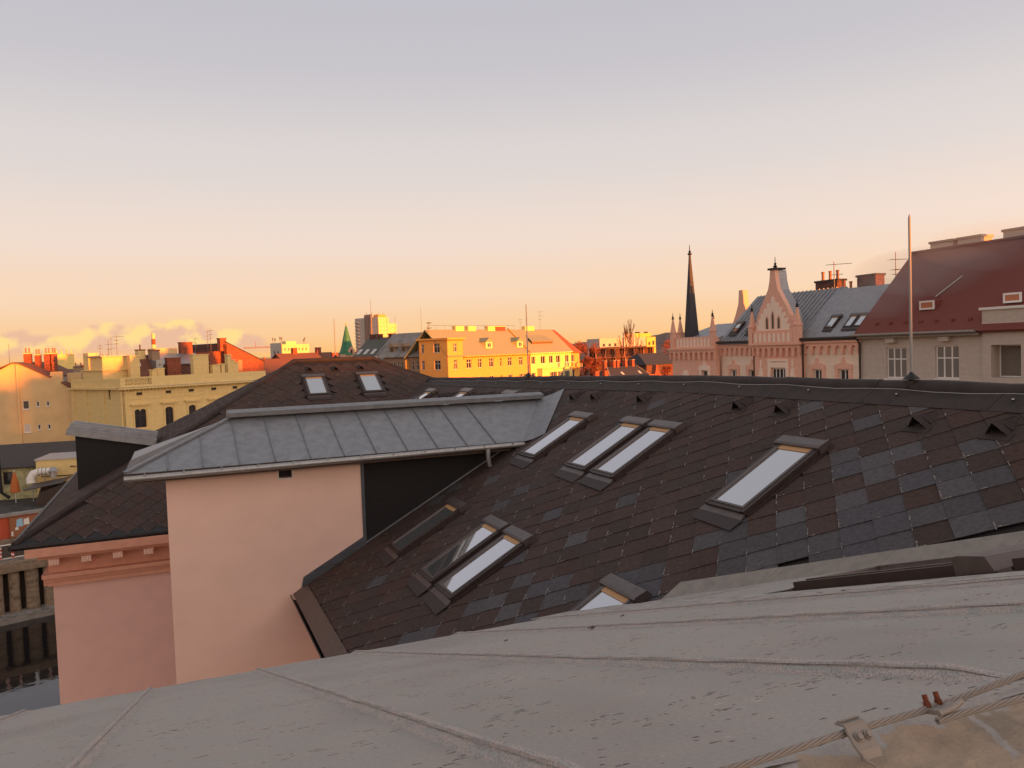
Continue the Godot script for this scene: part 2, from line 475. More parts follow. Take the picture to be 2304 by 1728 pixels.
func slate_mesh(kind: int, chip: int) -> Shape:
	var s := Shape.new()
	var r := RandomNumberGenerator.new()
	r.seed = kind * 31 + chip * 7 + 3
	var tones := [Color(0.079, 0.053, 0.046), Color(0.07, 0.048, 0.043), Color(0.087, 0.057, 0.048), Color(0.073, 0.052, 0.047), Color(0.082, 0.05, 0.042), Color(0.1, 0.09, 0.093), Color(0.089, 0.082, 0.086), Color(0.11, 0.1, 0.103), Color(0.095, 0.09, 0.098)]
	s.col = tones[kind]
	var a := 0.2775 * 1.035
	var th := 0.01
	# a square plate standing on its corner; the lower corner rides on the plates below it
	var p := [Vector3(0, -a, 0.02), Vector3(a, 0, 0.011), Vector3(0, a, 0.0), Vector3(-a, 0, 0.011)]
	for i in 4: p[i] += Vector3(r.randf_range(-0.004, 0.004), r.randf_range(-0.004, 0.004), r.randf_range(-0.0015, 0.002))
	var k := Vector3(0, 0, th)
	s.quad(p[0] + k, p[1] + k, p[2] + k, p[3] + k, Vector3.BACK)
	for i in 4: s.quad(p[i], p[(i + 1) % 4], p[(i + 1) % 4] + k, p[i] + k, p[i] + p[(i + 1) % 4])
	# chipped, pale broken edges near the corners
	s.col = Color(0.33, 0.29, 0.27)
	var spots := [[], [[0, 0.0, 1]], [[3, 0.8, 0], [3, 0.92, 0]], [[0, 0.05, 1], [3, 0.75, 0], [3, 0.9, 0]], [[3, 0.3, 0], [0, 0.9, 1], [3, 0.95, 0]], [[3, 0.5, 0], [3, 0.7, 0], [0, 0.0, 1]]]
	for q in spots[chip]:
		var b: Vector3 = p[q[0]].lerp(p[(q[0] + 1) % 4], clampf(q[1] + r.randf_range(-0.03, 0.05), 0, 1)) + k + Vector3(0, 0, 0.0022)
		var dirn: Vector3 = (p[(q[0] + 1) % 4] - p[q[0]]).normalized()
		var inn: Vector3 = -b.normalized()
		for j in 3:
			var c0: Vector3 = b + dirn * r.randf_range(-0.03, 0.05)
			var ln := r.randf_range(0.03, 0.085)
			var wd := r.randf_range(0.01, 0.028)
			s.tri(c0, c0 + dirn * ln, c0 + dirn * ln * 0.5 + Vector3(inn.x, inn.y, 0) * wd, Vector3.BACK)
	return s

func skylight(node: Node, o: Vector3, x: Vector3, y: Vector3, w: float, l: float, called := "skylight"):   # o: middle of the lower edge, on the slates
	var z := x.cross(y).normalized()
	var root := Node3D.new()
	root.name = called
	node.add_child(root, true)
	root.transform = Transform3D(Basis(x, y, z), o)
	var fr := Shape.new()
	var hw := w * 0.5
	fr.box(Vector3(-hw - 0.07, -0.06, -0.03), Vector3(-hw, l + 0.05, 0.09)); fr.box(Vector3(hw, -0.06, -0.03), Vector3(hw + 0.07, l + 0.05, 0.09))
	fr.box(Vector3(-hw, -0.07, -0.03), Vector3(hw, 0.0, 0.085)); fr.box(Vector3(-hw, l, -0.03), Vector3(hw, l + 0.05, 0.085))
	fr.box(Vector3(-hw - 0.13, -0.05, -0.03), Vector3(-hw - 0.072, l + 0.1, 0.028)); fr.box(Vector3(hw + 0.072, -0.05, -0.03), Vector3(hw + 0.13, l + 0.1, 0.028))
	part("frame", fr, M.brown_frame, root)
	var sa := Shape.new()
	sa.box(Vector3(-hw + 0.002, 0.002, 0.02), Vector3(-hw + 0.05, l - 0.002, 0.1)); sa.box(Vector3(hw - 0.05, 0.002, 0.02), Vector3(hw - 0.002, l - 0.002, 0.1))
	sa.box(Vector3(-hw + 0.05, 0.002, 0.02), Vector3(hw - 0.05, 0.04, 0.097))
	part("sash", sa, M.cover_metal, root)
	var wo := Shape.new()
	wo.box(Vector3(-hw + 0.05, l - 0.1, 0.02), Vector3(hw - 0.05, l - 0.004, 0.092))
	part("sash_rail", wo, M.pine_wood, root)
	var gl := Shape.new()
	gl.box(Vector3(-hw + 0.05, 0.04, 0.06), Vector3(hw - 0.05, l - 0.1, 0.078))
	part("pane", gl, M.roof_glass, root)
	var co := Shape.new()
	co.prism(PackedVector2Array([Vector2(l - 0.02, 0.0), Vector2(l - 0.02, 0.125), Vector2(l + 0.02, 0.14), Vector2(l + 0.2, 0.12), Vector2(l + 0.24, 0.03), Vector2(l + 0.24, 0.0)]), Vector3(-hw - 0.095, 0, 0), Vector3(0, 1, 0), Vector3(0, 0, 1), Vector3(w + 0.19, 0, 0))
	part("top_cover", co, M.cover_metal, root)
	var ap := Shape.new()
	ap.slab(Vector3(-hw - 0.1, -0.19, 0.03), Vector3(hw + 0.1, -0.19, 0.03), Vector3(hw + 0.08, -0.07, 0.05), Vector3(-hw - 0.08, -0.07, 0.05), 0.03, Vector3.BACK)
	part("flashing", ap, M.cover_metal, root)
	var lead := Shape.new()
	lead.slab(Vector3(-hw - 0.06, -0.36, 0.028), Vector3(hw + 0.1, -0.4, 0.028), Vector3(hw + 0.12, -0.15, 0.034), Vector3(-hw - 0.12, -0.15, 0.034), 0.008, Vector3.BACK)
	part("apron", lead, M.apron_metal, root)
	return root

func build_pink_building():
	var b := thing("pink_building", "pink riverside building with brown slate roofs, a zinc-roofed tower and many skylights", "building", Vector3(0, STREET, 0), TURN)
	# ----- walls -----
	var tw := Shape.new()
	# the tower's wall towards the viewer, with its one small opening; it dies into the main roof on the right
	tw.wall(L(-0.32, -19.0, 17.95), Vector3.RIGHT, Vector3.UP, 2.72, 16.65, [[2.25, 16.37, 0.29, 0.22]], Vector3.BACK, 0.2)
	tw.quad(L(2.4, -19.0, 17.95), L(2.75, -19.0, 17.95), L(2.75, -2.35, 17.95), L(2.4, -2.35, 17.95), Vector3.BACK)
	tw.quad(L(2.75, -5.2, 17.95), L(3.74, -4.6, 17.95), L(3.74, -2.35, 17.95), L(2.75, -2.35, 17.95), Vector3.BACK)
	tw.quad(L(-0.32, -19, 17.95), L(-0.32, -19, 21.3), L(-0.32, -2.35, 21.3), L(-0.32, -2.35, 17.95), Vector3.LEFT)
	tw.quad(L(-0.32, -19, 21.3), L(9.0, -19, 21.3), L(9.0, -2.35, 21.3), L(-0.32, -2.35, 21.3), Vector3.FORWARD)
	part("tower_wall", tw, M.pink_plaster, b)
	var hole := piece("opening_frame", L(1.92, -2.66, 17.97), L(2.23, -2.63, 17.93), M.white_paint, b)
	var hf := Shape.new()
	hf.box(L(1.915, -2.63, 18.0), L(1.935, -2.40, 17.935)); hf.box(L(2.215, -2.63, 18.0), L(2.235, -2.40, 17.935))
	part("rim", hf, M.white_paint, hole)
	piece("opening_back", L(1.92, -2.65, 18.25), L(2.23, -2.38, 18.12), M.black_iron, hole)  # black piece stands in for the dark, unlit inside of the opening
	var sw := Shape.new()                  # the wing's wall, set back, and its river side
	sw.quad(L(-3.62, -19, 26.5), L(2.9, -19, 26.5), L(2.9, -5.6, 26.5), L(-3.62, -5.6, 26.5), Vector3.BACK)
	sw.quad(L(-3.62, -19, 26.5), L(-3.62, -19, 44), L(-3.62, -5.6, 44), L(-3.62, -5.6, 26.5), Vector3.LEFT)
	sw.quad(L(-3.62, -19, 44), L(17, -19, 44), L(17, -5.6, 44), L(-3.62, -5.6, 44), Vector3.FORWARD)
	part("wing_wall", sw, M.rose_plaster, b)
	var mw := Shape.new()                  # the main front under the eaves, and the street front
	mw.quad(L(2.9, -19, 7.0), L(2.9, -19, 26.5), L(2.9, -5.3, 26.5), L(2.9, -5.3, 7.0), Vector3.LEFT)
	mw.quad(L(17.4, -19, 2.0), L(17.4, -19, 44), L(17.4, -5.0, 44), L(17.4, -5.0, 2.0), Vector3.RIGHT)
	part("front_wall", mw, M.pink_plaster, b)
	# ----- cornice of the wing -----
	var co := Shape.new()
	var prof := [[0.72, -5.14, -5.42], [0.10, -5.72, -6.0]]
	co.box(L(-4.18, -5.4, 26.5), L(2.9, -5.16, 25.8))
	co.box(L(-3.9, -5.52, 26.5), L(2.9, -5.405, 26.0))
	co.box(L(-4.18, -5.4, 44), L(-3.62, -5.16, 26.503))
	co.box(L(-3.9, -5.52, 44), L(-3.62, -5.405, 26.503))
	part("cornice", co, M.terracotta_paint, b)
	var fz := Shape.new()
	fz.box(L(-3.68, -6.02, 26.5), L(2.9, -5.525, 26.44))
	fz.box(L(-3.86, -6.14, 26.5), L(2.9, -6.024, 26.22)); fz.box(L(-3.80, -6.24, 26.5), L(2.9, -6.144, 26.3)); fz.box(L(-3.73, -6.4, 26.5), L(2.9, -6.244, 26.37))
	fz.box(L(-3.72, -6.02, 44), L(-3.62, -5.525, 26.503)); fz.box(L(-3.86, -6.4, 44), L(-3.62, -6.024, 26.503))
	part("frieze", fz, M.terracotta_paint, b)
	for i in 8:
		var br := Shape.new()
		var x0 := -3.62 + i * 0.82
		br.box(L(x0, -5.7, 26.44), L(x0 + 0.26, -5.525, 25.95))
		for k in 4: br.tube([L(x0 + 0.035 + k * 0.064, -5.53, 25.94), L(x0 + 0.035 + k * 0.064, -5.69, 25.94)], 0.036, 0.03, 6)
		part("bracket", br, M.pink_plaster, b)
	# ----- main roof -----
	var deck := Shape.new()
	for i in 16:
		var s0 := 2.5 + i * 2.0
		for tt in [[-0.42, 2.5], [2.5, 5.5], [5.5, 8.45]]:
			deck.quad(R(s0, tt[0], -0.02), R(s0 + 2, tt[0], -0.02), R(s0 + 2, tt[1], -0.02), R(s0, tt[1], -0.02), Vector3.UP)
		var ra := R(s0, 8.45, -0.02)
		var rb := R(s0 + 2, 8.45, -0.02)
		deck.quad(ra, rb, Vector3(18.2, ra.y - 4.4, rb.z), Vector3(18.2, ra.y - 4.4, ra.z), Vector3(1, 1, 0))
	var roof := part("main_roof", deck, M.under_roof, b)
	var wd := Shape.new()
	wd.quad(W(-4.46, 0, -0.02), W(2.6, 0, -0.02), W(10.3, 8.4, -0.02), W(4.65, 10.31, -0.02), Vector3(0, 1, 1))
	wd.tri(W(4.65, 10.31, -0.02), W(10.3, 8.4, -0.02), W(8.0, 10.31, -0.02), Vector3(0, 1, 1))
	wd.quad(WW(26, 0, -0.02), WW(44.2, 0, -0.02), WW(35.1, 10.31, -0.02), WW(35.1, 10.31, -0.021), Vector3(-1, 1, 0))
	wd.quad(W(4.65, 10.31), W(8.0, 10.31), L(17, -5.04, 44.2), L(-4.46, -5.04, 44.2), Vector3(0, 1, -1))
	wd.tri(W(8.0, 10.31), W(10.3, 8.4, -0.02), L(17, -5.04, 44.2), Vector3(1, 1, 0))
	var wroof := part("wing_roof", wd, M.under_roof, b)
	# slates: every plate is placed; those that show largest are pieces of their own
	var bm := Basis(Vector3(0, 0, 1), Vector3(0.87538, 0.48344, 0), Vector3(-0.48344, 0.87538, 0))
	var bw := Basis(Vector3(1, 0, 0), Vector3(0, 0.47038, -0.88246), Vector3(0, 0.88246, 0.47038))
	var bv := Basis(Vector3(0, 0, 1), Vector3(0.88246, 0.47038, 0), Vector3(-0.47038, 0.88246, 0))
	var boxes := []                        # skylights in the main roof: s, t
	for q in [[9.32, 5.14], [12.92, 5.14], [14.0, 5.14], [16.36, 5.14], [9.32, 1.57], [12.92, 1.57], [14.0, 1.57], [16.3, 1.57], [29.9, 5.75], [26.1, 5.9], [22.2, 5.9]]: boxes.append(q)
	var plates := []
	var fn := FastNoiseLite.new()
	fn.seed = 3; fn.frequency = 0.22
	var toeye := func(p: Vector3) -> float:
		return (p - Vector3(0, PB_Y, 0)).length()
	for i in range(-30, 60):
		for j in range(-20, 60):
			var sp := 13.25 + 0.555 * (i + 0.5)
			var sm := 0.965 + 0.555 * (j + 0.5)
			var s := (sp + sm) * 0.5
			var t := (sp - sm) * 0.5
			if s < 3.2 or s > 34.0 or t < -0.4 or t > 8.15: continue
			var p := R(s, t)
			if s < 7.6 and p.x < 11.15 - 0.606 * s: continue
			if s >= 7.6 and s < 8.8 and p.x < 6.0 - (s - 7.6) * 0.3 and p.x > 5.2: pass
			if s > 18.0 and s < 21.2 and t > 1.2 and t < 6.6: continue
			if s > 25.6 and p.y < -5.04 + 0.533 * (s - 26.0) + PB_Y - 0.02: continue
			var hid := false
			for q in boxes:
				if absf(s - q[0]) < 0.5 and t > q[1] - 0.1 and t < q[1] + 1.6: hid = true
			if hid: continue
			var blue := 0.06 + 0.5 * smoothstep(10.0, 7.5, s) * smoothstep(7.6, 6.6, t) + 0.42 * smoothstep(4.2, 2.8, t) * smoothstep(13.2, 11.0, s)
			blue += 0.55 * maxf(0.0, fn.get_noise_2d(s * 1.4, t * 1.4) - 0.12)
			if s > 10.5: blue *= 0.6
			var kind := rng.randi_range(5, 8) if rng.randf() < blue else rng.randi_range(0, 4)
			var chip := rng.randi_range(1, 5) if rng.randf() < 0.7 else 0
			var shown := 1.0 / pow(toeye.call(p), 2)
			# behind the sheet-metal roof's eaves or beside the picture nothing of a plate is seen
			var cx := (p.x * cos(TURN) + p.z * -0.0 + p.z * sin(TURN))
			var cz := -p.x * sin(TURN) * -1.0
			var wx := p.x * cos(TURN) + p.z * sin(TURN)
			var wz := -p.x * sin(TURN) + p.z * cos(TURN)
			if absf(wx / -wz) > 0.63: shown *= 0.01
			if p.y - PB_Y < 0.0 and s < 24.0:
				var ye := (p.y - PB_Y) * 7.75 / s
				var xe := p.x * 7.75 / s
				if s > 7.75 and ye < -2.93 and xe < 6.3: shown *= 0.01
			if s > 20.5 and t < 6.9: shown *= 0.05
			plates.append([shown, bm, p, kind, chip, 0])
	for i in range(-40, 60):
		for j in range(-40, 60):
			var sp := 0.1 + 0.555 * (i + 0.5)
			var sm := 0.1 + 0.555 * (j + 0.5)
			var x := (sp + sm) * 0.5
			var r := (sp - sm) * 0.5
			if r > 0.12 and r < 9.95:
				if x > -4.4 + r * 0.8825 and x < 10.0 and not (x > 8.0 and r > 10.31 - (x - 8.0) * 0.85) and W(x, r).y > R(26.0 + 0.88246 * r, (x - 2.707) / 0.87538).y - 0.05 and not ((absf(x - 5.19) < 0.5 or absf(x - 7.43) < 0.5) and r > 7.2 and r < 8.85):
					plates.append([(0.5 if x > 1.0 and r > 4.2 else 0.02) / pow(toeye.call(W(x, r)), 2), bw, W(x, r), rng.randi_range(0, 4), rng.randi_range(1, 5) if rng.randf() < 0.5 else 0, 1])
				var s2 := 30.0 + x * 1.0
				if s2 > 26.0 + r * 0.8825 + 0.1 and s2 < 44.0 - r * 0.8825:
					plates.append([0.0, bv, WW(s2, r), rng.randi_range(0, 4), 0, 2])
	plates.sort_custom(func(a, c): return a[0] > c[0])
	var cache := {}
	var rest := [Shape.new(), Shape.new()]
	for i in plates.size():
		var q: Array = plates[i]
		var key: int = q[3] * 10 + q[4]
		if not cache.has(key):
			var sh := slate_mesh(q[3], q[4])
			cache[key] = [sh, sh.mesh()]
		var lift: float = rng.randf_range(-0.001, 0.004)
		var tf := Transform3D((q[1] as Basis) * Basis(Vector3.BACK, rng.randf_range(-0.012, 0.012)) * Basis(Vector3.RIGHT, rng.randf_range(-0.006, 0.006)), q[2] + (q[1] as Basis).z * lift)
		if i < 300:
			var o := part("slate", cache[key][1], M.slate, roof if q[5] == 0 else wroof)
			o.transform = tf
		else:
			var dst: Shape = rest[0 if q[5] == 0 else 1]
			var src: Shape = cache[key][0]
			dst.v.append_array(tf * src.v); dst.c.append_array(src.c)
			var nb := tf.basis
			for k in src.n.size(): dst.n.append(nb * src.n[k])
	tag(part("slates", rest[0], M.slate, roof), "", "", "", "stuff")
	tag(part("slates", rest[1], M.slate, wroof), "", "", "", "stuff")
	# ridge: a felt strip on the slope and rounded caps on top
	for i in 15:
		var s0 := 3.0 + i * 2.1
		var s1 := s0 + 2.09
		if s1 > 33.9: s1 = 33.9
		var rs := Shape.new()
		rs.slab(R(s0, 7.98, 0.035), R(s1, 7.98, 0.035), R(s1, 8.52, 0.05), R(s0, 8.52, 0.05), 0.02)
		part("ridge_strip", rs, M.felt, b)
		var rc := Shape.new()
		var wob := rng.randf_range(-0.015, 0.02)
		var dz := rng.randf_range(-0.01, 0.012)
		rc.tube([R(s0, 8.5, -0.035 + dz), R((s0 + s1) * 0.5, 8.5, -0.03 + wob), R(s1 + 0.05, 8.5, -0.04 + dz)], 0.145, 0.15, 9)
		part("ridge_cap", rc, M.felt, b)
	for wr in [[W(4.65, 10.31, 0), W(8.0, 10.31, 0), 2], [W(-4.46, 0.05, 0), W(4.65, 10.31, 0), 6], [W(8.0, 10.31, 0), R(33.3, 8.45, 0), 2]]:
		for k in wr[2]:
			var rc := Shape.new()
			rc.tube([(wr[0] as Vector3).lerp(wr[1], float(k) / wr[2]), (wr[0] as Vector3).lerp(wr[1], float(k + 1) / wr[2]) + Vector3(0, 0.01, 0)], 0.1, 0.105, 8)
			part("hip_cap", rc, M.felt, b)
	# eaves: board, gutter, and the pale metal strip under the lowest slates
	var gt := Shape.new()
	gt.slab(R(7.8, -0.66, 0.035), R(17.9, -0.66, 0.035), R(17.9, -0.3, 0.05), R(7.8, -0.3, 0.05), 0.012)
	part("eaves_strip", gt, M.cover_metal, b)
	var gu := Shape.new()
	var gp := R(17.85, -0.62, 0.0)
	var gq := R(7.9, -0.62, 0.0)
	for k in 7:
		var a0 := PI * k / 7.0
		var a1 := PI * (k + 1) / 7.0
		var d0 := Vector3(-cos(a0) * 0.11, -sin(a0) * 0.11, 0)
		var d1 := Vector3(-cos(a1) * 0.11, -sin(a1) * 0.11, 0)
		gu.quad(gp + d0, gq + d0, gq + d1, gp + d1, d0 + d1)
	gu.tube([gp + Vector3(-0.11, 0.005, 0), gq + Vector3(-0.11, 0.005, 0)], 0.014, 0.014, 6)
	part("gutter", gu, M.dark_gutter, b)
	var wg := Shape.new()
	wg.tube([L(-4.5, -5.09, 25.93), L(2.4, -5.09, 25.93)], 0.085, 0.085, 8)
	wg.tube([L(-4.52, -5.09, 25.93), L(-4.52, -5.09, 44)], 0.085, 0.085, 8)
	wg.slab(W(-4.46, 0, 0.012), W(2.4, 0, 0.012), W(2.4, 0.25, 0.02), W(-4.3, 0.25, 0.02), 0.02)
	part("gutter", wg, M.dark_gutter, b)
	# ----- the tower's zinc roof -----
	var za := L(-1.03, -2.2, 17.5)
	var zr := L(1.12, -1.36, 19.63)
	var base := Shape.new()
	base.slab(L(-1.03, -2.23, 17.5), L(7.75, -2.23, 17.5), L(9.15, -1.4, 19.63), L(1.12, -1.4, 19.63), 0.05)
	base.slab(L(1.12, -1.4, 19.63), L(9.15, -1.4, 19.63), L(7.75, -2.23, 21.76), L(-1.03, -2.23, 21.76), 0.05)
	base.slab(L(-1.03, -2.23, 17.5), L(1.12, -1.4, 19.63), L(-1.03, -2.23, 21.76), L(-1.03, -2.231, 21.76), 0.05)
	part("tower_roof", base, M.weathered_board, b)
	var seams := [-1.03, -0.26, 0.41, 1.12, 1.84, 2.57, 3.29, 4.0, 4.71, 5.42, 6.13, 6.84, 7.72]
	var zp := func(x: float, k: float) -> Vector3:         # k up the slope, 0 at the eaves
		return L(x, -2.2 + 0.84 * k, 17.47 + 2.16 * k)
	for i in seams.size() - 1:
		var x0: float = seams[i] + 0.006
		var x1: float = seams[i + 1] - 0.006
		var sh := Shape.new()
		var k0 := clampf((x0 + 1.03) / 2.15, 0, 1)
		var k1 := clampf((x1 + 1.03) / 2.15, 0, 1)
		var r0 := minf(k0, 1.0)
		var r1 := minf(k1, 1.0)
		if x1 > 7.3: r1 = 0.03
		if i == seams.size() - 2:
			sh.tri(zp.call(x0, 0.0), zp.call(x1, 0.0), zp.call(9.1, 1.0), Vector3.UP); sh.tri(zp.call(x0, 0.0), zp.call(9.1, 1.0), zp.call(x0, 1.0), Vector3.UP)
		else:
			sh.slab(zp.call(x0, 0.0), zp.call(x1, 0.0), zp.call(x1, r1), zp.call(x0, r0), 0.012)
		part("zinc_sheet", sh, M.zinc, b)
		if i > 0:
			var se := Shape.new()
			var kk := clampf((seams[i] + 1.03) / 2.15, 0, 1) if seams[i] < 1.12 else 1.0
			se.beam(zp.call(seams[i], 0.004) + Vector3(0, 0.012, 0), zp.call(seams[i], kk) + Vector3(0, 0.012, 0), 0.016, 0.045)
			part("standing_seam", se, M.zinc_trim, b)
	for i in 6:                            # narrow sheets of the hipped end
		var se := Shape.new()
		var k := 0.16 + i * 0.14
		var top := L(-1.03 + 2.15 * k, -2.19 + 0.84 * k, 17.5 + 2.13 * k)
		se.beam(L(-1.03, -2.19, 17.5 + 2.13 * k) + Vector3(0, 0.02, 0), top + Vector3(0, 0.02, 0), 0.03, 0.06)
		part("standing_seam", se, M.zinc_trim, b)
	var he := Shape.new()
	he.tri(L(-1.05, -2.2, 17.48), L(1.12, -1.36, 19.63), L(-1.05, -2.2, 21.76), Vector3(-1, 1, 0))
	part("zinc_sheet", he, M.zinc, b)
	var hb := Shape.new()
	hb.beam(L(-1.04, -2.17, 17.49), L(1.14, -1.33, 19.64), 0.1, 0.04)
	part("hip_flashing", hb, M.zinc_trim, b)
	var cp := Shape.new()                  # raised ridge cap: a box with sloping ends
	cp.prism(PackedVector2Array([Vector2(-0.2, -0.1), Vector2(-0.23, 0.0), Vector2(-0.05, 0.06), Vector2(0.05, 0.06), Vector2(0.23, 0.0), Vector2(0.2, -0.1)]), L(1.02, -1.24, 19.63), Vector3(0, 0, 1), Vector3.UP, Vector3(8.0, 0, 0))
	part("ridge_cover", cp, M.zinc_trim, b)
	var fl := Shape.new()                  # flashing where the zinc meets the slates
	fl.slab(L(7.5, -2.2, 17.4), R(17.25, 5.75, 0.04), R(19.6, 7.75, 0.05), L(8.95, -1.36, 19.6), 0.012)
	fl.slab(R(17.25, 5.75, 0.045), R(17.05, 5.98, 0.05), R(19.45, 7.98, 0.055), R(19.6, 7.75, 0.055), 0.01)
	part("valley_flashing", fl, M.zinc_trim, b)
	var ef := Shape.new()
	ef.box(L(-0.9, -2.42, 21.6), L(7.3, -2.29, 17.62))
	part("eaves_board", ef, M.weathered_board, b)
	var eg := Shape.new()
	eg.tube([L(-1.06, -2.3, 17.42), L(7.55, -2.27, 17.42)], 0.062, 0.062, 8)
	for k in 12: eg.box(L(-0.7 + k * 0.72, -2.27, 17.45), L(-0.67 + k * 0.72, -2.21, 17.36))
	part("gutter", eg, M.galvanised, b)
	var sp := Shape.new()
	sp.tube([L(6.62, -2.3, 17.42), L(6.62, -2.52, 17.42), L(6.66, -2.72, 17.45)], 0.06, 0.05, 8)
	part("downspout", sp, M.galvanised, b)
	# black cladding between the tower wall and the slates, with its trim
	var bc := Shape.new()
	bc.prism(PackedVector2Array([Vector2(3.78, -4.33), Vector2(7.62, -2.2), Vector2(7.3, -2.3), Vector2(3.78, -2.3)]), L(0, 0, 17.95), Vector3.RIGHT, Vector3.UP, Vector3(0, 0, -0.15))
	var clad := part("black_cladding", bc, M.black_cladding, b)
	var hung := Shape.new()                # small black slates hung on it
	for i in 14:
		for j in 26:
			var hx := 3.95 + j * 0.14 + (0.07 if i % 2 else 0.0)
			var hy := -4.2 + i * 0.14
			if hy < -4.33 + (hx - 3.78) * 0.5547 + 0.14 or hy > -2.45: continue
			var o := L(hx, hy, 17.95)
			var lean := rng.randf_range(0.0, 0.004)
			hung.hexa([o + Vector3(-0.133, 0, 0.002), o + Vector3(0, -0.133, 0.012 + lean), o + Vector3(0.133, 0, 0.004), o + Vector3(0, 0.133, 0.0), o + Vector3(-0.133, 0, 0.007), o + Vector3(0, -0.133, 0.018 + lean), o + Vector3(0.133, 0, 0.009), o + Vector3(0, 0.133, 0.004)])
	tag(part("hung_slates", hung, M.glossless_slate, clad), "", "", "", "stuff")
	var tr := Shape.new()
	tr.box(L(3.72, -4.3, 17.98), L(3.79, -2.32, 17.92))
	tr.hexa([L(2.3, -5.12, 17.95), L(3.79, -4.3, 17.95), L(3.79, -4.3, 17.91), L(2.3, -5.12, 17.91), L(2.36, -4.86, 17.95), L(3.72, -4.13, 17.95), L(3.72, -4.13, 17.91), L(2.36, -4.86, 17.91)])
	part("wall_flashing", tr, M.grey_flashing, b)
	var bl := Shape.new()
	bl.beam(R(17.93, 1.2, 0.05), R(17.93, 5.6, 0.05), 0.03, 0.03)
	part("flashing_edge", bl, M.zinc_trim, b)
	var vf := Shape.new()                  # the metal valley against the sheet-metal roof
	var vt := func(s: float) -> float: return (11.01 - 0.606 * s - 2.707) / 0.87538
	for k in 5:
		var s0 := 3.2 + k * 1.08
		var s1 := s0 + 1.1
		vf.slab(R(s0, vt.call(s0) - 0.35, 0.05), R(s1, vt.call(s1) - 0.35, 0.05), R(s1, vt.call(s1) + 0.13, 0.055 + k * 0.003), R(s0, vt.call(s0) + 0.13, 0.055 + k * 0.003), 0.012)
	part("valley_flashing", vf, M.beige_flashing, b)
	# ----- the black dormer on the river slope -----
	var dm := Shape.new()
	dm.prism(PackedVector2Array([Vector2(-3.42, -4.55), Vector2(-0.75, -3.12), Vector2(-0.85, -2.92), Vector2(-3.42, -2.36)]), L(0, 0, 32.0), Vector3.RIGHT, Vector3.UP, Vector3(0, 0, -2.6))
	part("dormer_wall", dm, M.black_cladding, b)
	var dr := Shape.new()
	for k in 3:
		var s0 := 31.85 + k * 0.95
		var up := 0.0 if k == 0 else 0.12
		dr.slab(L(-3.66, -2.26 + up, s0), L(-0.8, -2.88 + up, s0), L(-0.8, -2.88 + up, s0 + 0.93), L(-3.66, -2.26 + up, s0 + 0.93), 0.2)
		dr.beam(L(-3.62, -2.23 + up, s0 + 0.05), L(-0.8, -2.85 + up, s0 + 0.05), 0.07, 0.05)
	part("dormer_roof", dr, M.zinc, b)
	# ----- skylights -----
	for q in boxes:
		skylight(b, R(q[0], q[1], 0.02), Vector3(0, 0, 1), Vector3(0.87538, 0.48344, 0), 0.74, 1.5)
	for x in [5.19, 7.43]:
		skylight(b, W(x, 7.33, 0.02), Vector3(1, 0, 0), Vector3(0, 0.47038, -0.88246), 0.74, 1.36)
	# ----- hooded vents below the ridge -----
	var vm := Shape.new()
	vm.tri(Vector3(-0.16, 0, 0.02), Vector3(0, 0, 0.2), Vector3(-0.02, 0.42, 0.02), Vector3(-1, 0, 1)); vm.tri(Vector3(0.16, 0, 0.02), Vector3(0, 0, 0.2), Vector3(0.02, 0.42, 0.02), Vector3(1, 0, 1))
	vm.tri(Vector3(-0.16, -0.03, 0.03), Vector3(0, -0.03, 0.215), Vector3(-0.02, 0.42, 0.03), Vector3(-1, 0, 1)); vm.tri(Vector3(0.16, -0.03, 0.03), Vector3(0, -0.03, 0.215), Vector3(0.02, 0.42, 0.03), Vector3(1, 0, 1))
	vm.slab(Vector3(-0.2, -0.12, 0.03), Vector3(0.2, -0.12, 0.03), Vector3(0.2, 0.02, 0.04), Vector3(-0.2, 0.02, 0.04), 0.02, Vector3.BACK)
	var vmesh := vm.mesh()
	var vd := Shape.new()
	vd.tri(Vector3(-0.145, 0.09, 0.03), Vector3(0.145, 0.09, 0.03), Vector3(0, 0.09, 0.17), Vector3(0, -1, 0))
	var vdm := vd.mesh()
	var vents := []
	for q in [[18.13, 7.5], [17.09, 7.55], [14.97, 7.55], [11.71, 7.55], [10.6, 7.55], [7.87, 7.5], [6.73, 7.5], [28.18, 7.1], [27.36, 7.15], [24.8, 7.2], [24.0, 7.3], [23.2, 7.3], [20.64, 7.45], [19.9, 7.5]]:
		vents.append(Transform3D(bm, R(q[0], q[1], 0.0)))
	for q in [[5.12, 9.35], [6.21, 9.3], [7.29, 9.3]]: vents.append(Transform3D(bw, W(q[0], q[1], 0.0)))
	for tf in vents:
		var o := part("roof_vent", vmesh, M.felt, b)
		o.transform = tf
		part("vent_mouth", vdm, M.black_iron, o)  # black face stands in for the shade inside the hood
	# conductor wire along the ridge on small clips
	var cw := Shape.new()
	var pts := []
	for i in 50: pts.append(R(4.0 + i * 0.6, 8.3, 0.09 + 0.02 * sin(i * 1.7)))
	cw.tube(pts, 0.006, 0.006, 4)
	part("conductor_wire", cw, M.galvanised, b)
	for i in 16:
		var cl := Shape.new()
		var q := R(5.2 + i * 1.8, 8.25, 0.05)
		cl.beam(q, q + Vector3(-0.06, 0.01, 0.05), 0.025, 0.02)
		part("wire_clip", cl, M.galvanised, b)
	# ----- lightning rods standing on the ridges -----
	var rods := [[R(8.7, 8.5, 0.1), 2.5, "tall grey lightning rod on the slate ridge before the red-roofed house"], [R(22.8, 8.5, 0.1), 2.3, "slim lightning rod on the slate ridge before the sunlit orange building"], [W(6.4, 10.31, 0.06), 1.75, "lightning rod on the hipped wing roof beside the green spire"]]
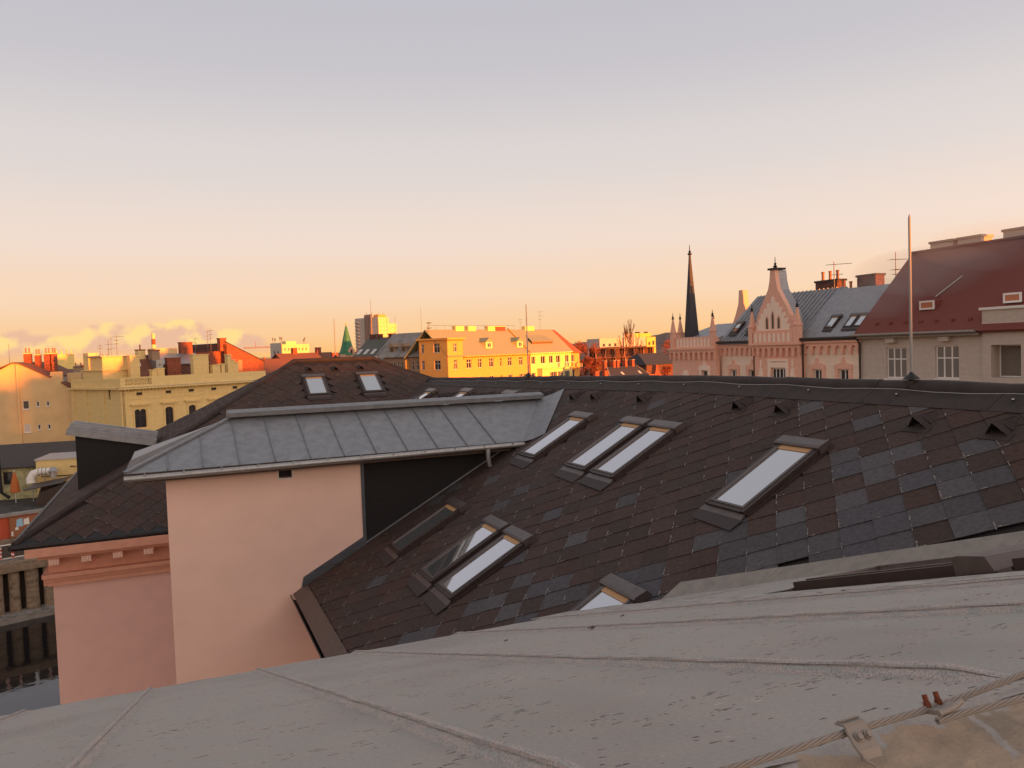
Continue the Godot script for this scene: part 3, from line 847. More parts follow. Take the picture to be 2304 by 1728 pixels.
	for q in rods:
		var at: Vector3 = b.transform * (q[0] as Vector3)
		var t := thing("lightning_rod", q[2], "lightning rod", at, TURN, "lightning rods on the pink building")
		var s := Shape.new()
		s.tube([Vector3(0, -0.05, 0), Vector3(0, q[1] - 0.06, 0)], 0.022, 0.018, 8)
		s.tube([Vector3(0, q[1] - 0.06, 0), Vector3(0, q[1], 0)], 0.018, 0.003, 8)
		part("rod", s, M.rod_metal, t)
		var hd := Shape.new()
		hd.lathe(Vector3(0, 0.05, 0), [[0.13, 0], [0.09, 0.04], [0.03, 0.09], [0.022, 0.11]], 10)
		part("rain_hood", hd, M.dark_gutter, t)
		var ft := Shape.new()
		ft.lathe(Vector3.ZERO, [[0.06, -0.08], [0.06, 0.03], [0.03, 0.05]], 8)
		ft.tube([Vector3(-0.12, -0.06, 0), Vector3(0.12, -0.06, 0)], 0.012, 0.012, 6)
		part("foot", ft, M.brown_frame, t)

# ---------- the painted sheet-metal roof in front: x along the eaves, y off the sheets, -z down the slope ----------
const FALL := 0.323026
func flake_texture(size: int) -> ImageTexture:
	var n1 := FastNoiseLite.new()
	n1.seed = 41; n1.frequency = 0.006; n1.fractal_octaves = 5
	var n2 := FastNoiseLite.new()
	n2.seed = 43; n2.frequency = 0.12; n2.fractal_octaves = 2
	var a := n1.get_seamless_image(size, size)
	var b := n2.get_seamless_image(size, size)
	var pa := a.get_data()
	var pb := b.get_data()
	var out := PackedByteArray()
	out.resize(size * size * 3)
	var grey := Color8(161, 157, 151)
	var rosy := Color8(165, 157, 150)
	for i in size * size:
		var u := pa[i] / 255.0
		var g := (pb[i] / 255.0 - 0.5) * 0.06
		var c := grey.lerp(rosy, smoothstep(0.4, 0.65, u))
		out[i * 3] = int(clampf(c.r + g, 0, 1) * 255); out[i * 3 + 1] = int(clampf(c.g + g, 0, 1) * 255); out[i * 3 + 2] = int(clampf(c.b + g, 0, 1) * 255)
	var im := Image.create_from_data(size, size, false, Image.FORMAT_RGB8, out)
	# paint flakes: short dark and pale marks, long across the fall of the roof, in loose swarms
	var r := RandomNumberGenerator.new()
	r.seed = 77
	for q in 1500:
		var cx := r.randf() * size
		var cy := r.randf() * size
		var dens: float = a.get_pixel(int(cx), int(cy)).r
		if r.randf() > smoothstep(0.3, 0.8, dens): continue
		var many := 1 + (r.randi() % 5 if r.randf() < 0.3 else 0)
		for m in many:
			var x := cx + r.randf_range(-30, 30) * float(many > 1)
			var y := cy + r.randf_range(-10, 10) * float(many > 1)
			var ln := int(r.randf_range(3, 7) if r.randf() < 0.7 else r.randf_range(7, 20))
			var dark := r.randf() < 0.8
			var col := Color8(38, 34, 33) if dark else Color8(196, 186, 180)
			if r.randf() < 0.05: col = Color8(112, 84, 72)
			for k in ln:
				y += r.randf_range(-0.45, 0.45)
				var th := 2 + (r.randi() % 3) if k > 0 and k < ln - 1 else 1
				for e in th: im.set_pixel(posmod(int(x) + k, size), posmod(int(y) + e, size), col)
	im.generate_mipmaps()
	return ImageTexture.create_from_image(im)

func coping_texture(size: int) -> ImageTexture:      # sand-coloured render, overlapped by grey roof paint along one edge
	var n1 := FastNoiseLite.new()
	n1.seed = 51; n1.frequency = 0.008; n1.fractal_octaves = 5
	var n2 := FastNoiseLite.new()
	n2.seed = 53; n2.frequency = 0.2
	var im := Image.create(size, size, false, Image.FORMAT_RGB8)
	for y in size:
		for x in size:
			var e := n1.get_noise_2d(x, y)
			var g := n2.get_noise_2d(x, y) * 0.035
			var c := Color8(164, 144, 124).lerp(Color8(146, 130, 114), smoothstep(-0.25, 0.4, e))
			var edge := y / float(size) - 0.02 - 0.05 * n1.get_noise_2d(x * 1.6, 900.0) - 0.003 * n2.get_noise_2d(x * 0.6, 10)
			# a smear of the same paint running away from the edge
			var lx := x / float(size)
			var ly := y / float(size)
			var d := absf(lx - 0.632 + 0.5 * (ly - 0.014) + 0.012 * n1.get_noise_2d(500.0, y * 3.0)) + 0.003 * n2.get_noise_2d(x * 0.5, y * 0.5)
			var smear := smoothstep(0.009, 0.006, d) * smoothstep(0.16, 0.14, ly)
			var k := maxf(smoothstep(0.003, -0.003, edge), smear)
			c = c.lerp(Color8(158, 151, 146), k)
			im.set_pixel(x, y, Color(c.r + g, c.g + g, c.b + g))
	return ImageTexture.create_from_image(im)

func sheet_grid(x0: float, x1: float, g0: float, g1: float, nx: int, ng: int, lift: float, seed_no: int) -> Shape:
	var f := FastNoiseLite.new()
	f.seed = seed_no; f.frequency = 0.9; f.fractal_octaves = 3
	var s := Shape.new()
	s.has_uv = true
	var P := []
	var N := []
	var C := []
	for j in ng + 1:
		for i in nx + 1:
			var x := lerpf(x0, x1, float(i) / nx)
			var gg := lerpf(g0, g1, float(j) / ng)
			var hh := 0.011 * f.get_noise_2d(x * 2.0, gg) * sin(PI * i / nx)
			var e := 0.05
			var dx := (0.011 * (f.get_noise_2d((x + e) * 2.0, gg) - f.get_noise_2d((x - e) * 2.0, gg))) / (2 * e)
			var dg := (0.011 * (f.get_noise_2d(x * 2.0, gg + e) - f.get_noise_2d(x * 2.0, gg - e))) / (2 * e)
			P.append(Vector3(x, lift + hh, -gg)); N.append(Vector3(-dx, 1, dg).normalized())
			var k := 0.98 + 0.16 * f.get_noise_2d(x * 0.5 + 40.0, gg * 0.35) + 0.1 * f.get_noise_2d(x * 2.5 + 7.0, gg * 1.2)
			C.append(Color(k, k * (1.0 - 0.02 * f.get_noise_2d(x, gg + 90.0)), k))
	for j in ng:
		for i in nx:
			var q := [j * (nx + 1) + i, j * (nx + 1) + i + 1, (j + 1) * (nx + 1) + i + 1, (j + 1) * (nx + 1) + i]
			for tr in [[0, 1, 2], [0, 2, 3]]:
				for k in [tr[0], tr[2], tr[1]]:
					var w: int = q[k]
					s.v.append(P[w]); s.n.append(N[w]); s.c.append(C[w]); s.uv.append(Vector2(P[w].x, -P[w].z) / 2.1)
	return s

func build_sheet_roof():
	var paint := StandardMaterial3D.new()
	paint.albedo_texture = flake_texture(1024)
	paint.roughness = 0.72; paint.vertex_color_use_as_albedo = true
	paint.albedo_color = Color(0.98, 0.98, 0.98)
	M["roof_paint"] = paint
	var seam_m := StandardMaterial3D.new()
	seam_m.albedo_color = Color(1, 1, 1); seam_m.vertex_color_use_as_albedo = true; seam_m.roughness = 0.75
	seam_m.albedo_texture = T.grain; seam_m.uv1_triplanar = true; seam_m.uv1_world_triplanar = true; seam_m.uv1_scale = Vector3.ONE * 3.0
	seam_m.normal_enabled = true; seam_m.normal_texture = T.rough_bump; seam_m.normal_scale = 0.5
	mat("roof_paint_trim", Color8(166, 160, 154), 0.72, "stains", 1.4, 0, "rough_bump", 0.3)
	mat("rust", Color8(122, 60, 34), 0.85, "grain", 6.0)
	mat("dead_leaf", Color8(92, 62, 46), 0.9, "", 1.0)
	mat("cable_steel", Color8(140, 130, 122), 0.6, "", 8.0, 0.2)
	var t := thing("sheet_metal_roof", "grey painted sheet-metal roof with raised seams and flaking paint, sloping to the slates", "roof", Vector3.ZERO, 0)
	var bs := Basis(Vector3.UP, TURN) * Basis(Vector3.RIGHT, -FALL)
	t.transform = Transform3D(bs, Vector3(0, EYE, 0) - bs.y * 0.3)
	var seams := [-3.1, -2.2, -1.27, -0.345, 0.55, 1.42, 2.43, 3.36]
	for i in seams.size() - 1:
		part("sheet", sheet_grid(seams[i] + 0.001, seams[i + 1] - 0.001, 1.07, 8.2, 8, 60, 0.0, 100 + i), paint, t)
	part("sheet", sheet_grid(3.361, 3.84, 1.07, 8.17, 5, 60, 0.0, 120), paint, t)
	var low := Shape.new()                  # the lower sheets reaching to the valley
	low.has_uv = true
	for i in 24:
		var g0 := 1.07 + i * 0.29
		var g1 := g0 + 0.29
		for q in [[Vector3(3.85, -0.035, -g0), Vector3(11.07 - 0.5747 * g0, -0.035, -g0), Vector3(11.07 - 0.5747 * g1, -0.035, -g1)], [Vector3(3.85, -0.035, -g0), Vector3(11.07 - 0.5747 * g1, -0.035, -g1), Vector3(3.85, -0.035, -g1)]]:
			low.tri(q[0], q[1], q[2], Vector3.UP)
	for i in low.v.size(): low.uv[i] = Vector2(low.v[i].x, -low.v[i].z) / 2.1
	part("valley_sheet", low, paint, t)
	# standing seams: a folded roll that overhangs on one side, the old pinkish coat showing under it
	var f := FastNoiseLite.new()
	f.seed = 9; f.frequency = 1.6; f.fractal_octaves = 4
	for i in range(0, seams.size()):
		var side := -1.0 if seams[i] > -0.5 else 1.0
		if i == 3: side = 1.0
		var prof := [[-0.046, -0.012, 0], [-0.022, 0.009, 0], [-0.014, 0.022, 0], [0.0, 0.029, 0], [0.011, 0.026, 0], [0.014, 0.02, 0], [0.0115, 0.0188, 0], [0.0115, 0.0165, 0], [0.015, 0.015, 0], [0.027, 0.006, 0], [0.044, -0.012, 0]]
		var s := Shape.new()
		var g0 := 1.15 if seams[i] > 0 else 1.07
		var nseg := 130
		var pts := []
		for k in nseg + 1:
			var gg := lerpf(g0, 8.12, float(k) / nseg)
			var fade := smoothstep(8.16, 7.9, gg) * smoothstep(g0 - 0.03, g0 + 0.16, gg) if seams[i] > 0 else smoothstep(8.16, 7.9, gg)
			var row := []
			for q in prof:
				var wob := f.get_noise_2d(gg * 2.0 + i * 30.0, q[0] * 40.0)
				row.append(Vector3(seams[i] + side * (q[0] + 0.005 * wob) + 0.006 * f.get_noise_2d(gg, i * 9.0), (q[1] * (1.0 + 0.2 * wob)) * fade + 0.0015, -gg))
			pts.append(row)
		for k in nseg:
			var gg := lerpf(g0, 8.12, (k + 0.5) / nseg)
			for j in prof.size() - 1:
				var e: float = f.get_noise_2d(gg * 4.0 + j * 3.0, i * 20.0)
				var c := Color(0.45, 0.425, 0.4)      # worn paint: the older pinkish coat shows in patches
				if e > -0.05: c = Color(0.54, 0.46, 0.42)
				s.col = c
				s.quad(pts[k][j], pts[k][j + 1], pts[k + 1][j + 1], pts[k + 1][j], Vector3(side * (prof[j][1] - prof[j + 1][1]), absf(prof[j + 1][0] - prof[j][0]) + 0.001, 0))
		part("seam", s, seam_m, t)
	# eaves: the sheets turn down over a drip edge; layered sheet ends at the right
	for i in 6:
		var x0 := -3.1 + i * 1.155
		var ed := Shape.new()
		ed.tube([Vector3(x0, -0.012, -8.2), Vector3(x0 + 1.15, -0.014, -8.2 - 0.01 * sin(i * 2.0))], 0.014, 0.014, 6)
		ed.slab(Vector3(x0, -0.012, -8.21), Vector3(x0 + 1.15, -0.012, -8.21), Vector3(x0 + 1.15, -0.16, -8.2), Vector3(x0, -0.16, -8.2), 0.008, Vector3.FORWARD)
		part("drip_edge", ed, M.roof_paint_trim, t)
	var lay := Shape.new()
	lay.slab(Vector3(3.35, 0.02, -8.24), Vector3(3.8, 0.03, -8.2), Vector3(3.86, 0.012, -1.5), Vector3(3.8, 0.004, -1.5), 0.012)
	lay.slab(Vector3(3.84, 0.015, -8.3), Vector3(4.35, 0.01, -8.25), Vector3(4.05, 0.012, -5.2), Vector3(3.84, 0.014, -5.0), 0.02)
	lay.slab(Vector3(4.3, -0.02, -8.35), Vector3(5.6, -0.03, -8.45), Vector3(5.9, -0.03, -7.6), Vector3(4.2, -0.022, -7.3), 0.02)
	part("verge_flashing", lay, M.roof_paint_trim, t)
	var fb := Shape.new()
	fb.box(Vector3(-3.1, -3.5, -8.0), Vector3(6.3, -0.05, -7.9))
	part("eaves_wall", fb, M.under_roof, t)
	# skylights of this roof, seen along its slope
	for gq in [4.95, 3.15]:
		skylight(t, Vector3(4.62, -0.03, -gq), Vector3(-1, 0, 0), Vector3(0, 0, 1), 0.74, 1.4)
	# coping of the wall that the roof leans against
	var cop := StandardMaterial3D.new()
	cop.albedo_texture = coping_texture(768)
	cop.roughness = 0.95; cop.normal_enabled = true; cop.normal_texture = T.rough_bump; cop.normal_scale = 0.5
	var cs := Shape.new()
	cs.has_uv = true
	var fw := FastNoiseLite.new()
	fw.seed = 31; fw.frequency = 3.0; fw.fractal_octaves = 3
	var nx := 160
	var nz := 60
	var cp := func(i: int, j: int) -> Vector3:
		var x := lerpf(-0.6, 2.6, float(i) / nx)
		var k := lerpf(0.0, 0.8, float(j) / nz)
		return Vector3(x, -0.3174 * k + 0.0065 * fw.get_noise_2d(x * 2.0, k * 4.0) + 0.004, -1.085 + 0.948 * k + 0.02 * fw.get_noise_2d(x * 1.2, 7.0))
	for i in nx:
		for j in nz:
			var q := [cp.call(i, j), cp.call(i + 1, j), cp.call(i + 1, j + 1), cp.call(i, j + 1)]
			var uvq := [[i, j], [i + 1, j], [i + 1, j + 1], [i, j + 1]].map(func(w): return Vector2(w[0] / float(nx) * 3.2 - 1.15, w[1] / float(nz) * 0.8))
			for tr in [[0, 1, 2], [0, 2, 3]]:
				var n0: int = cs.v.size()
				cs.tri(q[tr[0]], q[tr[1]], q[tr[2]], Vector3.UP)
				for k in 3:
					for w in 3:
						if cs.v[n0 + k] == q[tr[w]]: cs.uv[n0 + k] = uvq[tr[w]]
	part("coping", cs, cop, t)
	# scraps lying on the sheets
	for q in [[3.45, 4.0, 0.09], [3.52, 3.85, 0.05], [2.38, 4.9, 0.05], [3.0, 5.6, 0.04], [1.9, 5.2, 0.03]]:
		var lf := Shape.new()
		var o := Vector3(q[0], 0.012, -q[1])
		lf.tri(o, o + Vector3(q[2], 0.012, -0.01), o + Vector3(q[2] * 0.6, 0.003, 0.035), Vector3.UP)
		lf.tri(o, o + Vector3(q[2] * 0.8, 0.02, 0.02), o + Vector3(-q[2] * 0.4, 0.005, 0.03), Vector3.UP)
		var leaf := part("dead_leaf", lf, M.dead_leaf, self)
		leaf.transform = t.transform
		tag(leaf, {3.45: "largest curled brown leaf, on the raised edge strip of the sheet-metal roof", 3.52: "small leaf scrap beside the largest curled leaf", 2.38: "leaf scrap against the third seam of the sheet-metal roof", 3.0: "tiny leaf scrap on the last sheet before the edge strip", 1.9: "tiniest leaf scrap in the middle of a sheet"}[q[0]], "leaf", "leaf scraps on the sheet-metal roof")
	build_cable(t.transform)

func rope(path: Array, r: float, pitch: float) -> Shape:
	var s := Shape.new()
	var total := 0.0
	var fine := []
	for i in path.size() - 1:
		var n := maxi(2, int((path[i + 1] - path[i]).length() / 0.006))
		for k in n: fine.append((path[i] as Vector3).lerp(path[i + 1], float(k) / n))
	fine.append(path[-1])
	for strand in 6:
		var pts := []
		total = 0.0
		for i in fine.size():
			if i > 0: total += (fine[i] - fine[i - 1]).length()
			var d: Vector3 = (fine[mini(i + 1, fine.size() - 1)] - fine[maxi(i - 1, 0)]).normalized()
			var x := d.cross(Vector3.UP).normalized()
			var y := x.cross(d)
			var a := total / pitch * TAU + strand * TAU / 6.0
			pts.append(fine[i] + (x * cos(a) + y * sin(a)) * r * 0.66)
		s.tube(pts, r * 0.36, r * 0.36, 6)
	return s

func hexbolt(s: Shape, o: Vector3, d: Vector3, r: float, l: float):
	var x := d.cross(Vector3(0.3, 1, 0.2)).normalized()
	var y := x.cross(d)
	var ring := []
	for k in 6: ring.append(o + (x * cos(TAU * k / 6.0) + y * sin(TAU * k / 6.0)) * r)
	for k in 6:
		var l2 := (k + 1) % 6
		s.quad(ring[k], ring[l2], ring[l2] + d * l, ring[k] + d * l, (ring[k] + ring[l2]) * 0.5 - o)
	for k in range(1, 5): s.tri(ring[0] + d * l, ring[k] + d * l, ring[k + 1] + d * l, d)

func build_cable(tf: Transform3D):
	var t := thing("steel_cable", "twisted steel cable clamped along the top edge of the sheet-metal roof", "cable")
	t.transform = tf
	part("rope", rope([Vector3(0.1, 0.022, -1.03), Vector3(0.5, 0.024, -1.022), Vector3(0.7, 0.028, -1.012), Vector3(0.9, 0.03, -1.018), Vector3(1.06, 0.03, -1.018), Vector3(1.2, 0.032, -1.035), Vector3(1.34, 0.032, -1.06), Vector3(1.9, 0.03, -1.08)], 0.0054, 0.12), M.cable_steel, t)
	part("rope_end", rope([Vector3(1.03, 0.018, -0.99), Vector3(1.075, 0.02, -0.985), Vector3(1.15, 0.022, -0.968), Vector3(1.3, 0.024, -0.955), Vector3(1.9, 0.02, -0.93)], 0.0054, 0.12), M.cable_steel, t)
	# bracket: a bent plate with two bolts
	var c := Shape.new()
	var o := Vector3.ZERO
	c.hexa([o + Vector3(-0.02, 0.036, -0.028), o + Vector3(0.028, 0.036, -0.03), o + Vector3(0.028, 0.034, -0.026), o + Vector3(-0.02, 0.034, -0.024), o + Vector3(-0.02, 0.042, -0.028), o + Vector3(0.028, 0.042, -0.03), o + Vector3(0.028, 0.042, -0.02), o + Vector3(-0.02, 0.042, -0.018)])
	c.hexa([o + Vector3(-0.022, -0.004, 0.015), o + Vector3(0.026, -0.004, 0.013), o + Vector3(0.026, -0.004, 0.009), o + Vector3(-0.022, -0.004, 0.011), o + Vector3(-0.022, 0.036, -0.008), o + Vector3(0.026, 0.036, -0.01), o + Vector3(0.026, 0.036, -0.016), o + Vector3(-0.022, 0.036, -0.014)])
	c.slab(o + Vector3(-0.024, 0.037, -0.006), o + Vector3(0.027, 0.037, -0.008), o + Vector3(0.027, 0.04, -0.032), o + Vector3(-0.024, 0.04, -0.03), 0.004)
	c.slab(o + Vector3(-0.022, -0.004, 0.016), o + Vector3(0.026, -0.004, 0.014), o + Vector3(0.026, -0.022, 0.016), o + Vector3(-0.022, -0.022, 0.018), 0.004, Vector3(0, 0.3, 1))
	c.tube([o + Vector3(-0.024, 0.03, -0.004), o + Vector3(-0.027, 0.005, 0.012), o + Vector3(-0.022, -0.02, 0.026), o + Vector3(-0.012, -0.03, 0.036)], 0.004, 0.003, 6)
	var br := part("bracket", c, M.cable_steel, t)
	br.position = Vector3(0.893, 0.012, -1.006)
	br.scale = Vector3.ONE * 0.8
	for x in [-0.008, 0.014]:
		var bs := Shape.new()
		var d := Vector3(0, 0.5, 0.86)
		hexbolt(bs, o + Vector3(x, 0.014, 0.006), d, 0.0062, 0.007)
		bs.tube([o + Vector3(x, 0.014, 0.004), o + Vector3(x, 0.014, 0.004) + d * 0.0035], 0.0082, 0.009, 10)
		part("bolt", bs, M.cable_steel, br)
	# rope clip with two rusty nuts where the second rope begins
	var k := Shape.new()
	var q := Vector3(1.06, 0.024, -1.0)
	k.tube([q + Vector3(-0.026, 0.004, 0.012), q + Vector3(0.0, 0.006, 0.014), q + Vector3(0.034, 0.01, 0.004)], 0.005, 0.005, 8)
	k.slab(q + Vector3(-0.02, 0.008, -0.03), q + Vector3(0.032, 0.01, -0.034), q + Vector3(0.034, 0.008, 0.0), q + Vector3(-0.018, 0.006, 0.004), 0.007)
	var clip := part("rope_clip", k, M.cable_steel, t)
	for x in [-0.012, 0.012]:
		var ns := Shape.new()
		hexbolt(ns, q + Vector3(x, 0.008, -0.018), Vector3(0.05, 1, -0.1).normalized(), 0.0062, 0.008)
		ns.tube([q + Vector3(x, 0.014, -0.018), q + Vector3(x + 0.001, 0.027, -0.02)], 0.0042, 0.004, 8)
		part("rusty_nut", ns, M.rust, clip)

# ---------- river bank on the left ----------
const BANK := Vector3(-36.63, 0, -59.08)
const ALONG := Vector3(0.7314, 0, -0.6820)
const INLAND := Vector3(-0.6820, 0, -0.7314)
func K(a: float, y: float, d: float) -> Vector3: return BANK + ALONG * a + INLAND * d + Vector3(0, y, 0)
func build_ground():
	mat("water", Color8(30, 28, 27), 0.04, "", 0.16, 0, "ripple", 0.05)
	mat("asphalt", Color8(70, 66, 64), 0.92, "stains", 0.2)
	mat("paving", Color8(128, 118, 110), 0.92, "stains", 0.4)
	var w := Shape.new()
	w.quad(Vector3(-900, 0, 300), Vector3(400, 0, 300), Vector3(400, 0, -500), Vector3(-900, 0, -500), Vector3.UP)
	tag(part("river", w, M.water, self), "", "", "", "structure")
	var bed := Shape.new()
	bed.box(Vector3(-900, -6, -500), Vector3(400, -3, 300))
	tag(part("riverbed", bed, M.asphalt, self), "", "", "", "structure")
	var g := Shape.new()
	var far := 5200.0
	# far bank, from the wall behind the promenade on
	g.quad(K(-900, STREET, 9), K(420, STREET, 9), K(far, STREET, far), K(-far, STREET, far), Vector3.UP)
	g.quad(K(420, STREET, -12), K(far, STREET, -far), K(far, STREET, far), K(420, STREET, 9), Vector3.UP)
	# this bank: the pink building's side and everything to the right
	var t := Basis(Vector3.UP, TURN)
	var c0 := t * Vector3(-3.62, 0, 60)
	var c1 := t * Vector3(-3.62, 0, -44.5)
	var c2 := c1 + ALONG * 420.0
	var y := Vector3.UP * (STREET - 0.004)
	g.quad(c0 + y, c1 + y, c2 + y, c0 + Vector3(1500, 0, 0) + y, Vector3.UP)
	g.quad(c2 + y, c0 + Vector3(1500, 0, 0) + y, Vector3(far, STREET - 0.004, 2000), Vector3(far, STREET - 0.004, -400), Vector3.UP)
	g.quad(c0 + y, c0 + Vector3(1500, 0, 0) + y, Vector3(far, STREET - 0.004, far), Vector3(-200, STREET - 0.004, far), Vector3.UP)
	g.quad(c0, c1, c1 + y, c0 + y, Vector3.LEFT)
	g.quad(c1, c2, c2 + y, c1 + y, Vector3.FORWARD)
	tag(part("ground", g, M.asphalt, self), "", "", "", "structure")
	var pr := Shape.new()
	pr.quad(K(-300, 4.2, 0.2), K(300, 4.2, 0.2), K(300, 4.2, 9), K(-300, 4.2, 9), Vector3.UP)
	tag(part("promenade", pr, M.paving, self), "", "", "", "structure")

func build_quay():
	mat("old_concrete", Color8(150, 130, 108), 0.93, "stains", 0.5, 0, "rough_bump", 0.6)
	mat("dark_concrete", Color8(62, 50, 42), 0.95, "stains", 0.4)
	mat("brick_red_paint", Color8(196, 88, 58), 0.85, "plaster", 0.5)
	var q := thing("quay_wall", "concrete quay wall with round stained piles above the river", "quay wall", Vector3.ZERO)
	var back := Shape.new()
	back.quad(K(-60, -0.5, 0.9), K(80, -0.5, 0.9), K(80, 3.7, 0.9), K(-60, 3.7, 0.9), -INLAND)
	part("back_wall", back, M.dark_concrete, q)
	var cop := Shape.new()
	cop.hexa([K(-60, 3.55, -0.1), K(80, 3.55, -0.1), K(80, 3.55, 1.2), K(-60, 3.55, 1.2), K(-60, 4.21, -0.1), K(80, 4.21, -0.1), K(80, 4.21, 1.2), K(-60, 4.21, 1.2)])
	part("coping", cop, M.old_concrete, q)
	var led := Shape.new()
	led.hexa([K(-60, -0.2, -0.9), K(80, -0.2, -0.9), K(80, -0.2, 0.8), K(-60, -0.2, 0.8), K(-60, 0.45, -0.9), K(80, 0.45, -0.9), K(80, 0.5, 0.8), K(-60, 0.5, 0.8)])
	part("ledge", led, M.concrete, q)
	for k in 26:
		var s := Shape.new()
		var a := -24.0 + k * 1.16
		if k == 23: continue
		var o := K(a, 0.0, 0.5)
		var rr := 0.42 + 0.05 * sin(k * 3.7)
		s.lathe(o, [[rr * 1.06, 0.4], [rr, 1.2], [rr * 0.97, 2.2], [rr * 1.03, 3.0], [rr, 3.6]], 12)
		part("pile", s, M.old_concrete, q)
	var pipe := Shape.new()
	pipe.tube([K(4.35, 4.4, -0.3), K(4.4, 3.0, -0.25), K(4.4, 0.5, -0.2)], 0.16, 0.14, 8)
	part("drain_pipe", pipe, M.black_iron, q)
	# red retaining wall along the street
	var r := thing("red_wall", "brick-red painted retaining wall with pale coping above the promenade", "wall", Vector3.ZERO)
	var rs := Shape.new()
	rs.hexa([K(-80, 4.2, 8.6), K(60, 4.2, 8.6), K(60, 4.2, 9.0), K(-80, 4.2, 9.0), K(-80, 6.3, 8.6), K(60, 6.3, 8.6), K(60, 6.3, 9.0), K(-80, 6.3, 9.0)])
	part("wall", rs, M.brick_red_paint, r)
	var rc := Shape.new()
	rc.hexa([K(-80, 6.302, 8.4), K(60, 6.302, 8.4), K(60, 6.302, 9.3), K(-80, 6.302, 9.3), K(-80, 6.5, 8.4), K(60, 6.5, 8.4), K(60, 6.5, 9.3), K(-80, 6.5, 9.3)])
	part("coping", rc, M.concrete, r)
	var base := Shape.new()
	base.hexa([K(-80, 4.2, 7.9), K(60, 4.2, 7.9), K(60, 4.2, 8.59), K(-80, 4.2, 8.59), K(-80, 4.5, 7.9), K(60, 4.5, 7.9), K(60, 4.5, 8.59), K(-80, 4.5, 8.59)])
	part("plinth", base, M.old_concrete, r)
	mat("plywood", Color8(172, 112, 76), 0.85, "grain", 1.0)
	mat("blue_paper", Color8(150, 190, 214), 0.9, "", 1.0)
	var nb := thing("notice_board", "plywood notice board with torn posters on the red wall", "notice board", Vector3.ZERO)
	var ns := Shape.new()
	ns.hexa([K(0.6, 4.55, 8.3), K(4.6, 4.55, 8.3), K(4.6, 4.55, 8.56), K(0.6, 4.55, 8.56), K(0.6, 6.2, 8.3), K(4.6, 6.2, 8.3), K(4.6, 6.2, 8.56), K(0.6, 6.2, 8.56)])
	part("board", ns, M.plywood, nb)
	for e in [[1.05, 5.4, 0.5, 0.7, 0], [1.58, 5.5, 0.44, 0.55, 1], [0.95, 5.15, 0.26, 0.25, 1], [1.4, 4.62, 0.62, 0.45, 1], [0.66, 4.7, 0.16, 0.4, 1], [2.3, 5.7, 0.2, 0.2, 1]]:
		var s := Shape.new()
		var o := K(e[0], e[1], 8.29)
		s.quad(o, o + ALONG * e[2], o + ALONG * (e[2] * 0.92) + Vector3.UP * e[3], o + ALONG * (e[2] * 0.1) + Vector3.UP * (e[3] * 0.85), -INLAND)
		part("poster_scrap", s, M.blue_paper if e[4] == 0 else M.white_paint, nb)
	# barrier boards on the promenade
	mat("barrier_net", Color8(92, 82, 76), 0.9, "grain", 1.0)
	mat("warning_red", Color8(188, 70, 54), 0.7, "", 1.0)
	for k in 4:
		var b := thing("barrier_panel", ["barrier panel with red-white stripes at the quay edge, first beside the drain pipe", "barrier panel with red-white stripes at the quay edge, second beside the drain pipe", "barrier panel with red-white stripes at the quay edge, third beside the drain pipe", "barrier panel with red-white stripes at the quay edge, past the drain pipe"][k], "barrier", K([2.2, -1.4, -5.0, 5.8][k], 4.2, 0.9), 0, "barrier panels along the quay")
		var fr := Shape.new()
		for y in [0.25, 1.25]: fr.tube([ALONG * -1.7 + Vector3.UP * y, ALONG * 1.7 + Vector3.UP * y], 0.05, 0.05, 6)
		for a in [-1.7, 1.7]: fr.tube([ALONG * a, ALONG * a + Vector3.UP * 1.27], 0.05, 0.05, 6)
		part("frame", fr, M.white_paint, b)
		var net := Shape.new()
		net.quad(ALONG * -1.66 + Vector3.UP * 0.28, ALONG * 1.66 + Vector3.UP * 0.28, ALONG * 1.66 + Vector3.UP * 1.22, ALONG * -1.66 + Vector3.UP * 1.22, -INLAND)
		part("netting", net, M.barrier_net, b)
		for a in [-0.9, -0.1, 0.7]:
			for i in 6:
				var s := Shape.new()
				s.hexa([ALONG * (a - 0.1) + Vector3.UP * (0.3 + i * 0.15) - INLAND * 0.03, ALONG * (a + 0.1) + Vector3.UP * (0.24 + i * 0.15) - INLAND * 0.03, ALONG * (a + 0.1) + Vector3.UP * (0.24 + i * 0.15) - INLAND * 0.06, ALONG * (a - 0.1) + Vector3.UP * (0.3 + i * 0.15) - INLAND * 0.06, ALONG * (a - 0.1) + Vector3.UP * (0.44 + i * 0.15) - INLAND * 0.03, ALONG * (a + 0.1) + Vector3.UP * (0.38 + i * 0.15) - INLAND * 0.03, ALONG * (a + 0.1) + Vector3.UP * (0.38 + i * 0.15) - INLAND * 0.06, ALONG * (a - 0.1) + Vector3.UP * (0.44 + i * 0.15) - INLAND * 0.06])
				part("stripe", s, M.warning_red if i % 2 == 0 else M.white_paint, b)
	mat("blue_tarp", Color8(52, 112, 190), 0.6, "", 1.0)
	var tp := Shape.new()
	for i in 5: tp.lathe(K(-3.6 + i * 0.55, 4.2, 4.6 + 0.2 * sin(i * 2.0)), [[0.42, 0], [0.45, 0.3], [0.3, 0.75 + 0.15 * sin(i * 3.0)], [0.0, 0.9 + 0.15 * sin(i * 3.0)]], 8)
	tag(part("blue_tarpaulin", tp, M.blue_tarp, self), "crumpled blue tarpaulin heap on the promenade below the red wall", "tarpaulin")
	# street side: low cafe, duct, parasol, annex
	mat("pale_green", Color8(188, 182, 138), 0.9, "stains", 0.3)
	var cf := thing("street_cafe", "low pale green street building under a dark flat roof", "building", Vector3(-46.39, 6.3, -74.6), 0.2618)
